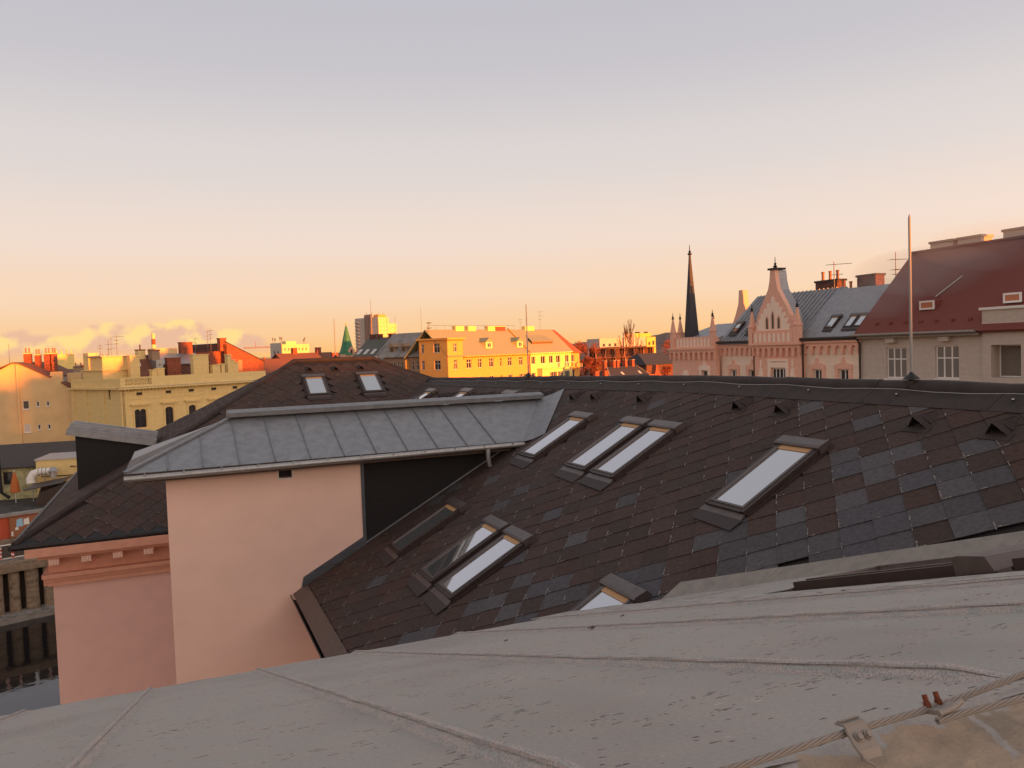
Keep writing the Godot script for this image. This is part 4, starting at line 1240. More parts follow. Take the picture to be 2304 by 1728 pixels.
	facade(cf, "wall", M.pale_green, -12, 7.0, 0, 2.9, 0, [[3.2, 1.6, 0.9, 0.7, 0], [4.6, 1.6, 0.7, 0.6, 0], [-1.4, 1.4, 0.8, 1.2, 0]], 0, M.brown_frame_paint, null, false, 0.12)
	var cr := Shape.new()
	cr.slab(Vector3(-12.4, 3.05, 0.5), Vector3(8.6, 3.05, 0.5), Vector3(8.6, 4.4, -9), Vector3(-12.4, 4.4, -9), 0.12)
	part("roof", cr, M.soot, cf)
	piece("rear_wall", Vector3(-12, 0, -9), Vector3(8, 4.2, -8.7), M.umber_render, cf)
	var sp := Shape.new()
	sp.tube([Vector3(-1.5, 4.5, 0.7), Vector3(-1.4, 0.8, 0.7), Vector3(-0.7, 0.3, 0.9)], 0.16, 0.16, 8)
	part("stovepipe", sp, M.black_iron, cf)
	var aw := thing("brown_kiosk", "brown wooden kiosk with slanting roof beside the white duct", "kiosk", Vector3(-41.75, 6.3, -71.18), 0.2618)
	aw.scale = Vector3.ONE * 0.66
	var ks := Shape.new()
	ks.hexa([Vector3(-2.2, 0, -1.6), Vector3(2.6, 0, -1.6), Vector3(2.6, 0, 1.4), Vector3(-1.2, 0, 1.4), Vector3(-1.4, 2.2, -1.6), Vector3(2.4, 2.9, -1.6), Vector3(2.4, 2.9, 1.4), Vector3(-0.6, 1.9, 1.4)])
	part("body", ks, M.brown_frame, aw)
	var kr := Shape.new()
	kr.slab(Vector3(-2.6, 2.35, 1.7), Vector3(2.0, 3.0, 1.7), Vector3(2.4, 3.4, -1.8), Vector3(-2.2, 2.7, -1.8), 0.1)
	part("roof", kr, M.brown_frame, aw)
	var du := thing("ventilation_duct", "white bent ventilation duct on the low dark roof", "duct", Vector3(-43.11, 8.57, -72.8), 0.2618)
	du.scale = Vector3.ONE * 0.62
	var d1 := Shape.new()
	d1.tube([Vector3(-1.6, -0.9, 0.2), Vector3(-1.7, -0.2, 0.1), Vector3(-1.3, 0.5, 0), Vector3(-0.5, 0.75, 0), Vector3(0.9, 0.75, 0)], 0.62, 0.5, 14)
	part("elbow", d1, M.white_paint, du)
	var d2 := Shape.new()
	d2.lathe(Vector3(1.3, -0.2, 0), [[0.5, 0], [0.5, 0.9], [0.85, 0.95], [0.05, 1.6]], 12)
	part("outlet", d2, M.galvanised, du)
	var lg := Shape.new()
	for x in [-1.5, 0.2, 1.3]: lg.tube([Vector3(x, 0.2, 0), Vector3(x, -4.2, 0)], 0.07, 0.07, 6)
	part("stand", lg, M.galvanised, du)
	for k in 3:
		var bd := Shape.new()
		bd.tube([Vector3(-0.6 + k * 0.5, 0.75, 0), Vector3(-0.52 + k * 0.5, 0.75, 0)], 0.62, 0.62, 14)
		part("flange", bd, M.galvanised, du)
	mat("parasol_orange", Color8(206, 116, 56), 0.85, "grain", 0.8)
	var pa := thing("folded_parasol", "folded orange parasol standing on the cafe terrace", "parasol", Vector3(-45.59, 6.3, -72.5), 0)
	var ps := Shape.new()
	ps.lathe(Vector3.ZERO, [[0.0, 2.9], [0.12, 2.6], [0.3, 1.9], [0.42, 1.0], [0.36, 0.95], [0.05, 0.9]], 10)
	part("canopy", ps, M.parasol_orange, pa)
	var pp := Shape.new()
	pp.tube([Vector3.ZERO, Vector3(0, 3.0, 0)], 0.03, 0.03, 6)
	part("pole", pp, M.white_paint, pa)
	var an := thing("yellow_annex", "small yellow annex with black pipe beside the black dormer", "annex", Vector3(-42.06, 6.3, -74.46), 0.2618)
	piece("wall", Vector3(-2.4, 0, -5), Vector3(6, 3.6, 0), M.yellow_paint, an)
	piece("coping", Vector3(-2.5, 3.6, -5.1), Vector3(6.1, 3.74, 0.1), M.galvanised, an)
	var ap := Shape.new()
	ap.tube([Vector3(1.2, 0.2, 0.12), Vector3(1.2, 2.9, 0.12), Vector3(0.5, 2.9, 0.12)], 0.06, 0.06, 6); ap.tube([Vector3(-2, 2.1, 0.1), Vector3(5, 2.1, 0.1)], 0.04, 0.04, 5)
	part("pipe", ap, M.black_iron, an)

# ---------- across the street on the right ----------
func build_red_roof_house():
	mat("grey_render", Color8(196, 180, 166), 0.92, "plaster", 0.6)
	mat("dark_inside", Color8(120, 110, 100), 0.95, "", 1.0)
	var t := thing("red_roof_house", "grey rendered house with steep red tiled roof and three wide chimneys", "house", Vector3(21.1, 6.3, -48.03), -1.1747)
	facade(t, "wall", M.grey_render, -0.1, 7.82, 0, 12.42, 0, [[1.74, 9.98, 1.38, 1.76, 2, "pale_glass"], [4.98, 10.02, 1.42, 1.78, 2, "pale_glass"], [1.74, 6.4, 1.38, 1.76], [4.98, 6.4, 1.42, 1.78]], 2, M.white_paint, M.white_paint, false, 0.16)
	facade(t, "bay_wall", M.grey_render, 7.82, 14.0, 0, 13.55, 0.12, [[8.29, 10.13, 1.56, 1.64, 0, "dark_inside"], [11.2, 10.1, 1.4, 1.7]], 2, M.white_paint, M.stone_sill, false, 0.7, 1.0)
	piece("bay_coping", Vector3(7.72, 13.55, -0.9), Vector3(14.1, 13.68, 0.22), M.white_paint, t)
	piece("end_wall", Vector3(-0.1, 0, -9.2), Vector3(0.2, 12.4, -0.31), M.grey_render, t)
	piece("back_wall", Vector3(0.2, 0, -9.4), Vector3(14, 12.4, -9.1), M.grey_render, t)
	var r := Shape.new()
	gable_roof(r, 0.0, 14.0, 0.15, -9.2, 12.82, 4.65, 0.3, 0.14)
	var rf := part("roof", r, M.red_tiles, t)
	for k in 7:                            # tile courses and snow guards that stand proud of the slope
		var c := Shape.new()
		c.box(Vector3(0.9 + k * 1.0, 13.06, -0.2), Vector3(1.08 + k * 1.0, 13.2, -0.06))
		part("snow_guard", c, M.red_tiles, rf)
	var gb := Shape.new()
	gb.tri(Vector3(-0.1, 12.4, 0.1), Vector3(-0.1, 12.4, -9.2), Vector3(-0.1, 17.3, -4.53), Vector3.LEFT)
	part("gable", gb, M.grey_render, t)
	var e := Shape.new()
	e.tube([Vector3(-0.4, 12.5, 0.56), Vector3(7.75, 12.5, 0.56)], 0.085, 0.085, 8)
	e.box(Vector3(-0.1, 12.3, 0.02), Vector3(7.8, 12.42, 0.42))
	part("eaves", e, M.beige_flashing, t)
	var dp := Shape.new()
	dp.tube([Vector3(-0.1, 12.45, 0.5), Vector3(-0.1, 12.0, 0.12), Vector3(-0.1, 0.2, 0.12)], 0.06, 0.06, 8)
	part("downpipe", dp, M.soot, t)
	for q in [[1.9, 2.5], [5.4, 6.0]]: piece("vent_box", Vector3(q[0], 12.02, 0.002), Vector3(q[1], 12.28, 0.3), M.grey_render, t)
	var rv := Shape.new()
	rv.beam(Vector3(-0.3, 17.52, -4.53), Vector3(14.3, 17.52, -4.53), 0.3, 0.12)
	part("ridge", rv, M.red_tiles, rf)
	for q in [[0.83, 2.35, 17.9], [2.66, 4.16, 17.9], [5.5, 7.1, 17.95], [8.6, 10.2, 17.9]]:
		chimney(t, Vector3(q[0], 16.0, -5.7), Vector3(q[1], q[2], -4.75), M.grey_render, M.beige_flashing)
	for q in [[3.4, 13.8], [8.35, 13.86]]:
		var d := Shape.new()
		d.box(Vector3(q[0], q[1], -1.6), Vector3(q[0] + 0.95, q[1] + 0.5, -0.78))
		var dm := part("roof_window", d, M.red_tiles, t)
		var fr := part("frame", window_mesh(0.95, 0.5, 0, 0.1), M.white_paint, dm)
		fr.position = Vector3(q[0], q[1], -0.776)
		var pn := part("pane", pane_mesh(0.95, 0.5), M.clay_pot, dm)
		pn.position = Vector3(q[0], q[1], -0.772)
	var st := Shape.new()
	st.beam(Vector3(3.8, 14.52, -1.5), Vector3(4.63, 15.62, -2.6), 0.12, 0.05)
	part("roof_strip", st, M.galvanised, rf)
	var cb := Shape.new()
	cb.box(Vector3(-0.05, 9.82, 0.02), Vector3(7.8, 9.9, 0.1))
	part("string_course", cb, M.white_paint, t)
	# chimney smoke drifting down over the tiles
	for q in [[4.2, 15.9, -0.9, 9.0, 2.8, 4.0, 0.08], [7.5, 16.9, -2.6, 10.0, 2.6, 3.4, 0.05], [1.8, 14.6, 0.3, 5.0, 2.4, 2.6, 0.08]]:
		var fv := FogVolume.new()
		fv.name = numbered("smoke")
		fv.shape = RenderingServer.FOG_VOLUME_SHAPE_ELLIPSOID
		fv.size = Vector3(q[3], q[4], q[5])
		var fm := FogMaterial.new()
		fm.density = q[6]; fm.albedo = Color(0.9, 0.86, 0.84); fm.edge_fade = 0.6
		fv.material = fm
		add_child(fv)
		fv.position = t.transform * Vector3(q[0], q[1], q[2])
		tag(fv, ["thin grey chimney smoke drifting across the red tiled roof", "pale smoke plume rising beside the wide chimneys", "faint wisp of smoke at the red roof's slanting edge"][["smoke", "smoke_001", "smoke_002"].find(String(fv.name))], "smoke")

func arcade(u0: float, u1: float, y0: float, y1: float, n: int, o: Vector3, depth: float) -> Shape:   # a frieze whose lower edge is a row of small arches
	var p := PackedVector2Array([Vector2(u0, y1), Vector2(u1, y1)])
	var w := (u1 - u0) / n
	for i in range(n - 1, -1, -1):
		var a := u0 + w * i
		p.append(Vector2(a + w, y0)); p.append(Vector2(a + w * 0.86, y0))
		for k in range(0, 6):
			var th := PI * k / 5.0
			p.append(Vector2(a + w * 0.5 + cos(th) * w * 0.32, lerpf(y0, y1, 0.45) + sin(th) * (y1 - y0) * 0.32))
		p.append(Vector2(a + w * 0.14, y0)); p.append(Vector2(a, y0 + 0.001))
	var s := Shape.new()
	s.prism(p, o, Vector3.RIGHT, Vector3.UP, Vector3(0, 0, depth))
	return s
func lancet(u: float, y: float, w: float, h: float) -> PackedVector2Array:
	return PackedVector2Array([Vector2(u - w * 0.5, y), Vector2(u + w * 0.5, y), Vector2(u + w * 0.5, y + h * 0.7), Vector2(u + w * 0.3, y + h * 0.9), Vector2(u, y + h), Vector2(u - w * 0.3, y + h * 0.9), Vector2(u - w * 0.5, y + h * 0.7)])
func pinnacle(t: Node, u: float, w: float, y0: float, ysh: float, ytop: float, r: float, m: Material):
	var s := Shape.new()
	s.lathe(Vector3(u, 0, w), [[r, y0], [r, ysh], [r * 1.18, ysh + 0.02], [r * 1.18, ysh + 0.1], [r * 0.9, ysh + 0.12], [r * 0.22, ytop], [0.0, ytop + 0.01]], 4, PI / 4, false)
	var p := part("pinnacle", s, m, t)
	var f := Shape.new()
	f.lathe(Vector3(u, ytop, w), [[0.05, 0], [0.14, 0.06], [0.05, 0.12], [0.09, 0.2], [0.03, 0.26], [0.02, 0.5], [0.0, 0.52]], 8)
	part("finial", f, M.black_iron, p)

func build_gothic_house():
	mat("salmon_paint", Color8(240, 184, 158), 0.9, "plaster", 0.6)
	mat("cream_paint", Color8(244, 216, 192), 0.9, "plaster", 0.6)
	mat("pale_trim", Color8(246, 218, 196), 0.9, "", 1.0)
	mat("sheet_grey", Color8(158, 157, 160), 0.5, "zinc", 0.5, 0.45)
	var t := thing("gothic_house", "salmon and cream gothic revival house with ogee gable, pinnacles and a dark needle spire", "house", Vector3(13.74, 6.3, -65.63), -1.1747)
	facade(t, "turret_wall", M.salmon_paint, -0.15, 5.6, 0, 12.0, 0.5, [[3.8, 8.55, 0.76, 1.7], [1.42, 8.9, 0.5, 1.02]], 4, M.white_paint, null, false, 0.18)
	facade(t, "wall", M.cream_paint, 5.6, 9.7, 0, 12.2, 0, [[6.66, 8.35, 0.7, 1.98], [8.74, 8.35, 0.7, 1.98]], 1, M.white_paint, null, false, 0.18)
	facade(t, "centre_wall", M.salmon_paint, 9.7, 14.3, 0, 12.2, 0.3, [[11.4, 8.2, 1.41, 2.28, 5]], 5, M.white_paint, null, false, 0.18)
	facade(t, "wall", M.cream_paint, 14.3, 19.02, 0, 12.2, 0, [[15.03, 8.45, 0.75, 1.97], [17.2, 8.45, 0.78, 2.0]], 1, M.white_paint, null, false, 0.18)
	piece("side_wall", Vector3(-0.15, 0, -9), Vector3(0.1, 12.0, 0.19), M.salmon_paint, t)
	piece("back_wall", Vector3(0.1, 0, -9), Vector3(19.0, 12.2, -8.7), M.cream_paint, t)
	# friezes of little arches under the eaves
	part("frieze", arcade(-0.25, 5.7, 11.1, 11.85, 9, Vector3(0, 0, 0.5), 0.22), M.salmon_paint, t)
	part("frieze", arcade(5.7, 9.65, 11.35, 12.1, 7, Vector3(0, 0, 0.0), 0.2), M.salmon_paint, t)
	part("frieze", arcade(9.7, 14.3, 11.3, 12.05, 8, Vector3(0, 0, 0.3), 0.2), M.salmon_paint, t)
	part("frieze", arcade(14.4, 18.9, 11.4, 12.1, 7, Vector3(0, 0, 0.0), 0.2), M.salmon_paint, t)
	for q in [[-0.3, 5.75, 11.86, 0.5, 0.34], [9.55, 14.45, 12.06, 0.3, 0.36]]:
		piece("cornice", Vector3(q[0], q[2], q[3]), Vector3(q[1], q[2] + 0.14, q[3] + q[4]), M.salmon_paint, t)
	for q in [[5.6, 9.7], [14.3, 19.0]]: piece("cornice", Vector3(q[0], 12.11, 0.0), Vector3(q[1], 12.25, 0.3), M.salmon_paint, t)
	# window surrounds
	for q in [[6.66, 0.7, 0.0, 10.33], [8.74, 0.7, 0.0, 10.33], [15.03, 0.75, 0.0, 10.42], [17.2, 0.78, 0.0, 10.45], [3.8, 0.76, 0.5, 10.25]]:
		var s := Shape.new()
		var u: float = q[0]
		var w: float = q[1]
		var y: float = q[3]
		s.box(Vector3(u - 0.28, 8.0, q[2]), Vector3(u - 0.02, y + 0.1, q[2] + 0.07)); s.box(Vector3(u + w + 0.02, 8.0, q[2]), Vector3(u + w + 0.28, y + 0.1, q[2] + 0.07))
		s.prism(PackedVector2Array([Vector2(u - 0.34, y + 0.02), Vector2(u + w + 0.34, y + 0.02), Vector2(u + w + 0.3, y + 0.3), Vector2(u + w * 0.7, y + 0.42), Vector2(u + w * 0.5 + 0.05, y + 0.75), Vector2(u + w * 0.5 - 0.05, y + 0.75), Vector2(u + w * 0.3, y + 0.42), Vector2(u - 0.3, y + 0.3)]), Vector3(0, 0, q[2]), Vector3.RIGHT, Vector3.UP, Vector3(0, 0, 0.09))
		part("window_surround", s, M.salmon_paint if q[2] < 0.4 else M.pale_trim, t)
	var cs := Shape.new()
	cs.box(Vector3(11.1, 8.0, 0.3), Vector3(11.36, 10.95, 0.37)); cs.box(Vector3(12.85, 8.0, 0.3), Vector3(13.11, 10.95, 0.37)); cs.box(Vector3(11.1, 10.95, 0.3), Vector3(13.11, 11.1, 0.4)); cs.box(Vector3(11.36, 10.52, 0.3), Vector3(12.85, 10.9, 0.36))
	part("window_surround", cs, M.pale_trim, t)
	for u in [10.4, 13.5]:
		var s := Shape.new()
		s.prism(lancet(u, 8.4, 0.42, 2.2), Vector3(0, 0, 0.3), Vector3.RIGHT, Vector3.UP, Vector3(0, 0, 0.08))
		s.prism(lancet(u, 10.6, 0.14, 0.5), Vector3(0, 0, 0.3), Vector3.RIGHT, Vector3.UP, Vector3(0, 0, 0.07))
		var n := part("blind_niche", s, M.pale_trim, t)
		var s2 := Shape.new()
		s2.prism(lancet(u, 8.4, 0.2, 1.6), Vector3(0, 0, 0.3), Vector3.RIGHT, Vector3.UP, Vector3(0, 0, 0.085))
		part("niche_back", s2, M.salmon_paint, n)
	var sl := Shape.new()
	sl.prism(lancet(1.67, 8.8, 0.86, 1.5), Vector3(0, 0, 0.5), Vector3.RIGHT, Vector3.UP, Vector3(0, 0, 0.05))
	part("window_surround", sl, M.pale_trim, t)
	# turret parapet, its blind lancets and pinnacles
	piece("parapet", Vector3(-0.2, 12.0, 0.3), Vector3(5.65, 12.86, 0.62), M.salmon_paint, t)
	piece("parapet", Vector3(-0.2, 12.0, -4.0), Vector3(0.05, 12.86, 0.3), M.salmon_paint, t)
	for k in 10:
		var s := Shape.new()
		s.prism(lancet(0.85 + k * 0.45, 12.08, 0.24, 0.68), Vector3(0, 0, 0.62), Vector3.RIGHT, Vector3.UP, Vector3(0, 0, 0.03))
		part("blind_lancet", s, M.pale_trim, t)
	for q in [[0.22, 0.62], [5.42, 0.62], [-0.1, -0.3], [-0.1, -3.6], [2.9, -4.4]]: pinnacle(t, q[0], q[1], 11.9, 13.2, 14.35, 0.26, M.salmon_paint)
	var sp := Shape.new()
	sp.lathe(Vector3(1.03, 0, -0.6), [[0.62, 12.3], [0.58, 13.1], [0.1, 19.2], [0.09, 19.5]], 4, PI / 4, false)
	var spire := part("spire", sp, M.slate_far, t)
	var sf := Shape.new()
	sf.lathe(Vector3(1.03, 19.5, -0.6), [[0.17, 0], [0.17, 0.12], [0.07, 0.16], [0.12, 0.26], [0.04, 0.34], [0.02, 0.8], [0, 0.82]], 8)
	part("finial", sf, M.black_iron, spire)
	var tr := Shape.new()
	tr.slab(Vector3(-0.1, 12.7, 0.3), Vector3(5.5, 12.7, 0.3), Vector3(5.5, 13.9, -4), Vector3(-0.1, 13.9, -4), 0.1)
	part("turret_roof", tr, M.sheet_grey, t)
	# main roofs
	var r := Shape.new()
	gable_roof(r, 5.8, 14.2, 0.1, -7.2, 12.5, 3.3, 0.28, 0.1)
	var rf := part("roof", r, M.sheet_grey, t)
	var r2 := Shape.new()
	gable_roof(r2, 14.3, 18.8, 0.1, -6.4, 12.55, 3.1, 0.2, 0.1)
	var rf2 := part("roof", r2, M.sheet_grey, t)
	for k in 22:
		var s := Shape.new()
		s.beam(Vector3(6.0 + k * 0.4, 12.5, 0.15), Vector3(6.0 + k * 0.4, 15.85, -3.55), 0.04, 0.05)
		part("roof_seam", s, M.sheet_grey, rf)
	var gt := Shape.new()
	gt.tube([Vector3(5.6, 12.36, 0.46), Vector3(9.4, 12.36, 0.46)], 0.09, 0.09, 8); gt.tube([Vector3(14.3, 12.4, 0.42), Vector3(19.0, 12.4, 0.42)], 0.09, 0.09, 8)
	gt.tube([Vector3(14.42, 12.3, 0.3), Vector3(14.42, 0.3, 0.2)], 0.06, 0.06, 6); gt.tube([Vector3(9.62, 12.3, 0.3), Vector3(9.62, 0.3, 0.2)], 0.05, 0.05, 6)
	part("gutter", gt, M.soot, t)
	for q in [[15.7, 0.62, 0], [17.25, 0.55, 1], [18.0, 0.55, 1], [6.3, 0.6, 0], [8.1, 0.6, 1]]:
		var y0 := 13.05
		var o := Vector3(q[0] + 0.3, y0, -0.42)
		skylight(rf2 if q[0] > 12.0 else rf, o, Vector3(1, 0, 0), Vector3(0, 0.71, -0.704).normalized(), q[1], 0.9)
	# the ogee gable with its scalloped panel
	var og := PackedVector2Array([Vector2(9.98, 12.2), Vector2(13.78, 12.2), Vector2(13.74, 13.1), Vector2(13.52, 14.02), Vector2(13.15, 14.65), Vector2(12.68, 15.35), Vector2(12.34, 15.85), Vector2(12.19, 16.4), Vector2(12.09, 17.15), Vector2(11.67, 17.15), Vector2(11.57, 16.4), Vector2(11.42, 15.85), Vector2(11.08, 15.35), Vector2(10.61, 14.65), Vector2(10.24, 14.02), Vector2(10.02, 13.1)])
	var gs := Shape.new()
	gs.prism(og, Vector3(0, 0, 0.12), Vector3.RIGHT, Vector3.UP, Vector3(0, 0, 0.34))
	var gable := part("gable", gs, M.salmon_paint, t)
	var gr := Shape.new()
	gr.prism(og, Vector3(0, -0.03, -0.55), Vector3.RIGHT, Vector3.UP, Vector3(0, 0, 0.66))
	part("gable_roof", gr, M.sheet_grey, t)
	var cap := Shape.new()
	cap.box(Vector3(11.52, 17.15, -0.4), Vector3(12.24, 17.28, 0.56))
	cap.lathe(Vector3(11.88, 17.28, 0.2), [[0.06, 0], [0.16, 0.12], [0.05, 0.2], [0.1, 0.3], [0.03, 0.36], [0.02, 0.75], [0, 0.76]], 8)
	part("finial", cap, M.black_iron, gable)
	var sc := PackedVector2Array([Vector2(10.25, 13.05), Vector2(13.5, 13.05)])
	var lobes := [[13.38, 13.3], [13.22, 13.72], [12.98, 14.1], [12.68, 14.45], [12.32, 14.8], [11.88, 15.2], [11.44, 14.8], [11.08, 14.45], [10.78, 14.1], [10.54, 13.72], [10.38, 13.3]]
	for i in lobes.size():
		var c := Vector2(lobes[i][0], lobes[i][1])
		var d := (c - Vector2(11.88, 13.6)).normalized()
		var k := Vector2(-d.y, d.x)
		if i < lobes.size() - 1 and i > 0: sc.append(c - d * 0.16 - k * 0.2)
		for a in [-0.9, -0.45, 0.0, 0.45, 0.9]: sc.append(c + d * cos(a) * 0.13 + k * sin(a) * 0.17)
	var ps := Shape.new()
	ps.prism(sc, Vector3(0, 0, 0.46), Vector3.RIGHT, Vector3.UP, Vector3(0, 0, 0.04))
	part("gable_panel", ps, M.pale_trim, gable)
	for q in [[11.3, 0.95], [11.88, 1.3], [12.46, 0.95]]:
		var s := Shape.new()
		s.prism(lancet(q[0], 13.15, 0.36, q[1]), Vector3(0, 0, 0.46), Vector3.RIGHT, Vector3.UP, Vector3(0, 0, 0.05))
		var fr := part("gable_window", s, M.salmon_paint, gable)
	for q in [[11.3, 0.8], [11.88, 1.15], [12.46, 0.8]]:
		var s := Shape.new()
		s.prism(lancet(q[0], 13.18, 0.2, q[1]), Vector3(0, 0, 0.46), Vector3.RIGHT, Vector3.UP, Vector3(0, 0, 0.054))
		part("gable_pane", s, M.glass, gable)
	piece("balustrade", Vector3(9.95, 12.2, 0.46), Vector3(13.85, 12.98, 0.6), M.salmon_paint, t)
	for k in 8:
		var s := Shape.new()
		s.prism(lancet(10.25 + k * 0.46, 12.27, 0.24, 0.62), Vector3(0, 0, 0.6), Vector3.RIGHT, Vector3.UP, Vector3(0, 0, 0.03))
		part("blind_lancet", s, M.pale_trim, t)
	pinnacle(t, 9.66, 0.42, 12.1, 13.3, 14.45, 0.28, M.salmon_paint)
	pinnacle(t, 14.12, 0.42, 12.1, 13.3, 14.5, 0.3, M.salmon_paint)
	# the smaller gable that turns its back
	var g2 := Shape.new()
	g2.prism(PackedVector2Array([Vector2(1.6, 13.5), Vector2(4.2, 13.5), Vector2(3.6, 14.6), Vector2(3.25, 15.4), Vector2(3.12, 16.5), Vector2(2.66, 16.5), Vector2(2.55, 15.4), Vector2(2.2, 14.6)]), Vector3(0, 0, -4.6), Vector3.RIGHT, Vector3.UP, Vector3(0, 0, 0.5))
	part("rear_gable", g2, M.salmon_paint, t)
	for q in [[9.67, 11.76, 16.45, -6.2], [13.55, 15.14, 16.5, -6.2]]:
		chimney(t, Vector3(q[0], 14.5, q[3]), Vector3(q[1], q[2], q[3] + 0.8), M.dark_brick, M.soot, 3 if q[0] < 12.0 else 0, M.clay_pot)
	for q in [[12.2, 0.7], [12.9, 0.6]]:
		var s := Shape.new()
		s.lathe(Vector3(q[0], 15.6, -5.5), [[0.09, 0], [0.09, q[1]], [0.12, q[1]], [0.12, q[1] + 0.1]], 8)
		part("flue", s, M.clay_pot, t)
	var b := t.transform
	antenna("television antenna on the grey ridge beside the ogee gable", b * Vector3(13.3, 15.7, -3.6), 1.9, [[1.7, 1.6, 0.2], [1.0, 0.8, 0.4], [0.5, 0.5, 2.0]], M.antenna_metal)
	antenna("television antenna by the brick chimney behind the gothic house", b * Vector3(14.9, 15.6, -7.5), 2.5, [[2.0, 1.3, -0.2], [1.3, 0.6, 1.3], [1.0, 0.6, 1.0]], M.antenna_metal)

# ---------- the sunlit apartment building in the middle ----------
func build_mid():
	mat("ochre_render", Color8(226, 166, 86), 0.92, "plaster", 0.2)
	mat("yellow_render", Color8(244, 214, 132), 0.92, "plaster", 0.2)
	mat("mid_roof", Color8(162, 162, 130), 0.8, "grain", 0.16)
	var t := thing("ochre_apartment_building", "long sunlit ochre and yellow apartment building with grey pitched roof and dormers", "building", Vector3(-12.62, 6.3, -155), 0.9250)
	# projecting corner pavilion
	facade(t, "pavilion_wall", M.ochre_render, 0.0, 4.6, 0, 14.7, 0.5, [[1.75, 12.24, 1.05, 1.78], [1.75, 8.86, 1.05, 1.98], [1.75, 5.2, 1.05, 1.9]], 1, M.white_paint, M.stone_sill, false, 0.2)
	facade(t, "pavilion_side", M.ochre_render, -7.05, 0.2, 0, 14.7, 0.0, [[-3.12, 12.23, 1.6, 1.8], [-3.06, 8.9, 1.6, 1.8], [-3.06, 5.4, 1.6, 1.8], [-6.5, 12.2, 0.8, 1.8], [-6.5, 8.9, 0.8, 1.8]], 1, M.white_paint, M.stone_sill, true, 0.2)
	piece("pavilion_cornice", Vector3(-0.5, 14.7, -7.4), Vector3(5.0, 15.05, 1.0), M.ochre_render, t)
	for k in 9: piece("modillion", Vector3(0.1 + k * 0.53, 14.48, 0.5), Vector3(0.3 + k * 0.53, 14.7, 0.9), M.ochre_render, t)
	piece("pavilion_back", Vector3(4.3, 11.0, -7.0), Vector3(4.6, 14.7, 0.19), M.ochre_render, t)
	# main fronts
	var w1 := []
	for q in [[6.15, 1.55], [9.76, 1.25], [13.37, 1.5], [17.09, 0.62], [19.77, 1.42], [23.81, 1.31]]:
		for y in [8.88, 5.2, 1.6]: w1.append([q[0], y, q[1], 1.88 if y > 5.0 else 1.8, 1 if q[1] > 1.0 else 4])
	facade(t, "wall", M.ochre_render, 4.6, 27.35, 0, 11.2, 0.0, w1, 1, M.white_paint, M.stone_sill, false, 0.2)
	var w2 := []
	for q in [[28.07, 1.52], [31.71, 1.8], [35.0, 1.6], [37.9, 1.75], [41.72, 1.56]]: w2.append([q[0], 8.92, q[1], 1.72, 3])
	for q in [[28.1, 1.4], [42.8, 0.9]]: w2.append([q[0], 5.3, q[1], 1.7, 3])
	facade(t, "wall", M.yellow_render, 27.35, 44.3, 0, 11.2, 0.25, w2, 3, M.white_paint, M.white_paint, false, 0.2)
	var w3 := []
	for q in [[33.37, 2.78], [36.5, 2.24], [39.16, 2.3]]: w3.append([q[0], 5.34, q[1], 1.66, 5])
	facade(t, "oriel_wall", M.yellow_render, 30.2, 42.5, 0, 7.7, 1.6, w3, 5, M.white_paint, M.white_paint, false, 0.15, 1.3)
	piece("oriel_roof", Vector3(30.0, 7.7, 0.26), Vector3(42.7, 7.9, 1.85), M.yellow_render, t)
	facade(t, "end_wall", M.ochre_render, 44.3, 49.0, 0, 11.0, -0.4, [[45.2, 8.9, 1.5, 1.7], [45.2, 5.3, 1.5, 1.7]], 3, M.white_paint, M.white_paint, false, 0.2)
	for y in [7.6, 4.4]: piece("balcony", Vector3(44.4, y, -0.4), Vector3(48.6, y + 0.9, 0.7), M.ochre_render, t)
	piece("far_end", Vector3(48.7, 0, -11), Vector3(49.0, 11, -0.7), M.ochre_render, t)
	piece("rear_wall", Vector3(0.1, 0, -11.2), Vector3(49, 11, -10.9), M.ochre_render, t)
	for k in 44: piece("modillion", Vector3(4.9 + k * 0.9, 11.0, 0.26 if 4.9 + k * 0.9 > 27.2 else 0.01), Vector3(5.15 + k * 0.9, 11.2, 0.6), M.ochre_render if k < 25 else M.yellow_render, t)
	for q in [[4.7, 27.3], [27.4, 44.4]]: piece("eaves", Vector3(q[0], 11.21, -0.3), Vector3(q[1], 11.42, 0.8), M.ochre_render if q[0] < 10.0 else M.yellow_render, t)
	# roofs
	var r := Shape.new()
	gable_roof(r, 0.4, 26.9, 0.3, -11.0, 11.75, 5.1, 0.4, 0.15)
	var rf := part("roof", r, M.mid_roof, t)
	var r2 := Shape.new()
	gable_roof(r2, 27.5, 44.2, 0.3, -11.0, 11.75, 5.1, 0.4, 0.15)
	var rf2 := part("roof", r2, M.mid_roof, t)
	var r3 := Shape.new()
	r3.slab(Vector3(44.7, 11.3, 0.1), Vector3(49.5, 11.0, 0.1), Vector3(46.0, 16.7, -5.3), Vector3(44.7, 16.8, -5.3), 0.15)
	r3.tri(Vector3(49.5, 11.0, 0.1), Vector3(49.5, 11.0, -11.0), Vector3(46.0, 16.7, -5.3), Vector3.RIGHT)
	part("end_roof", r3, M.orange_tiles, t)
	var fire := Shape.new()
	fire.beam(Vector3(27.2, 11.6, 0.7), Vector3(27.2, 17.1, -5.35), 0.25, 0.3)
	part("party_wall", fire, M.ochre_render, t)
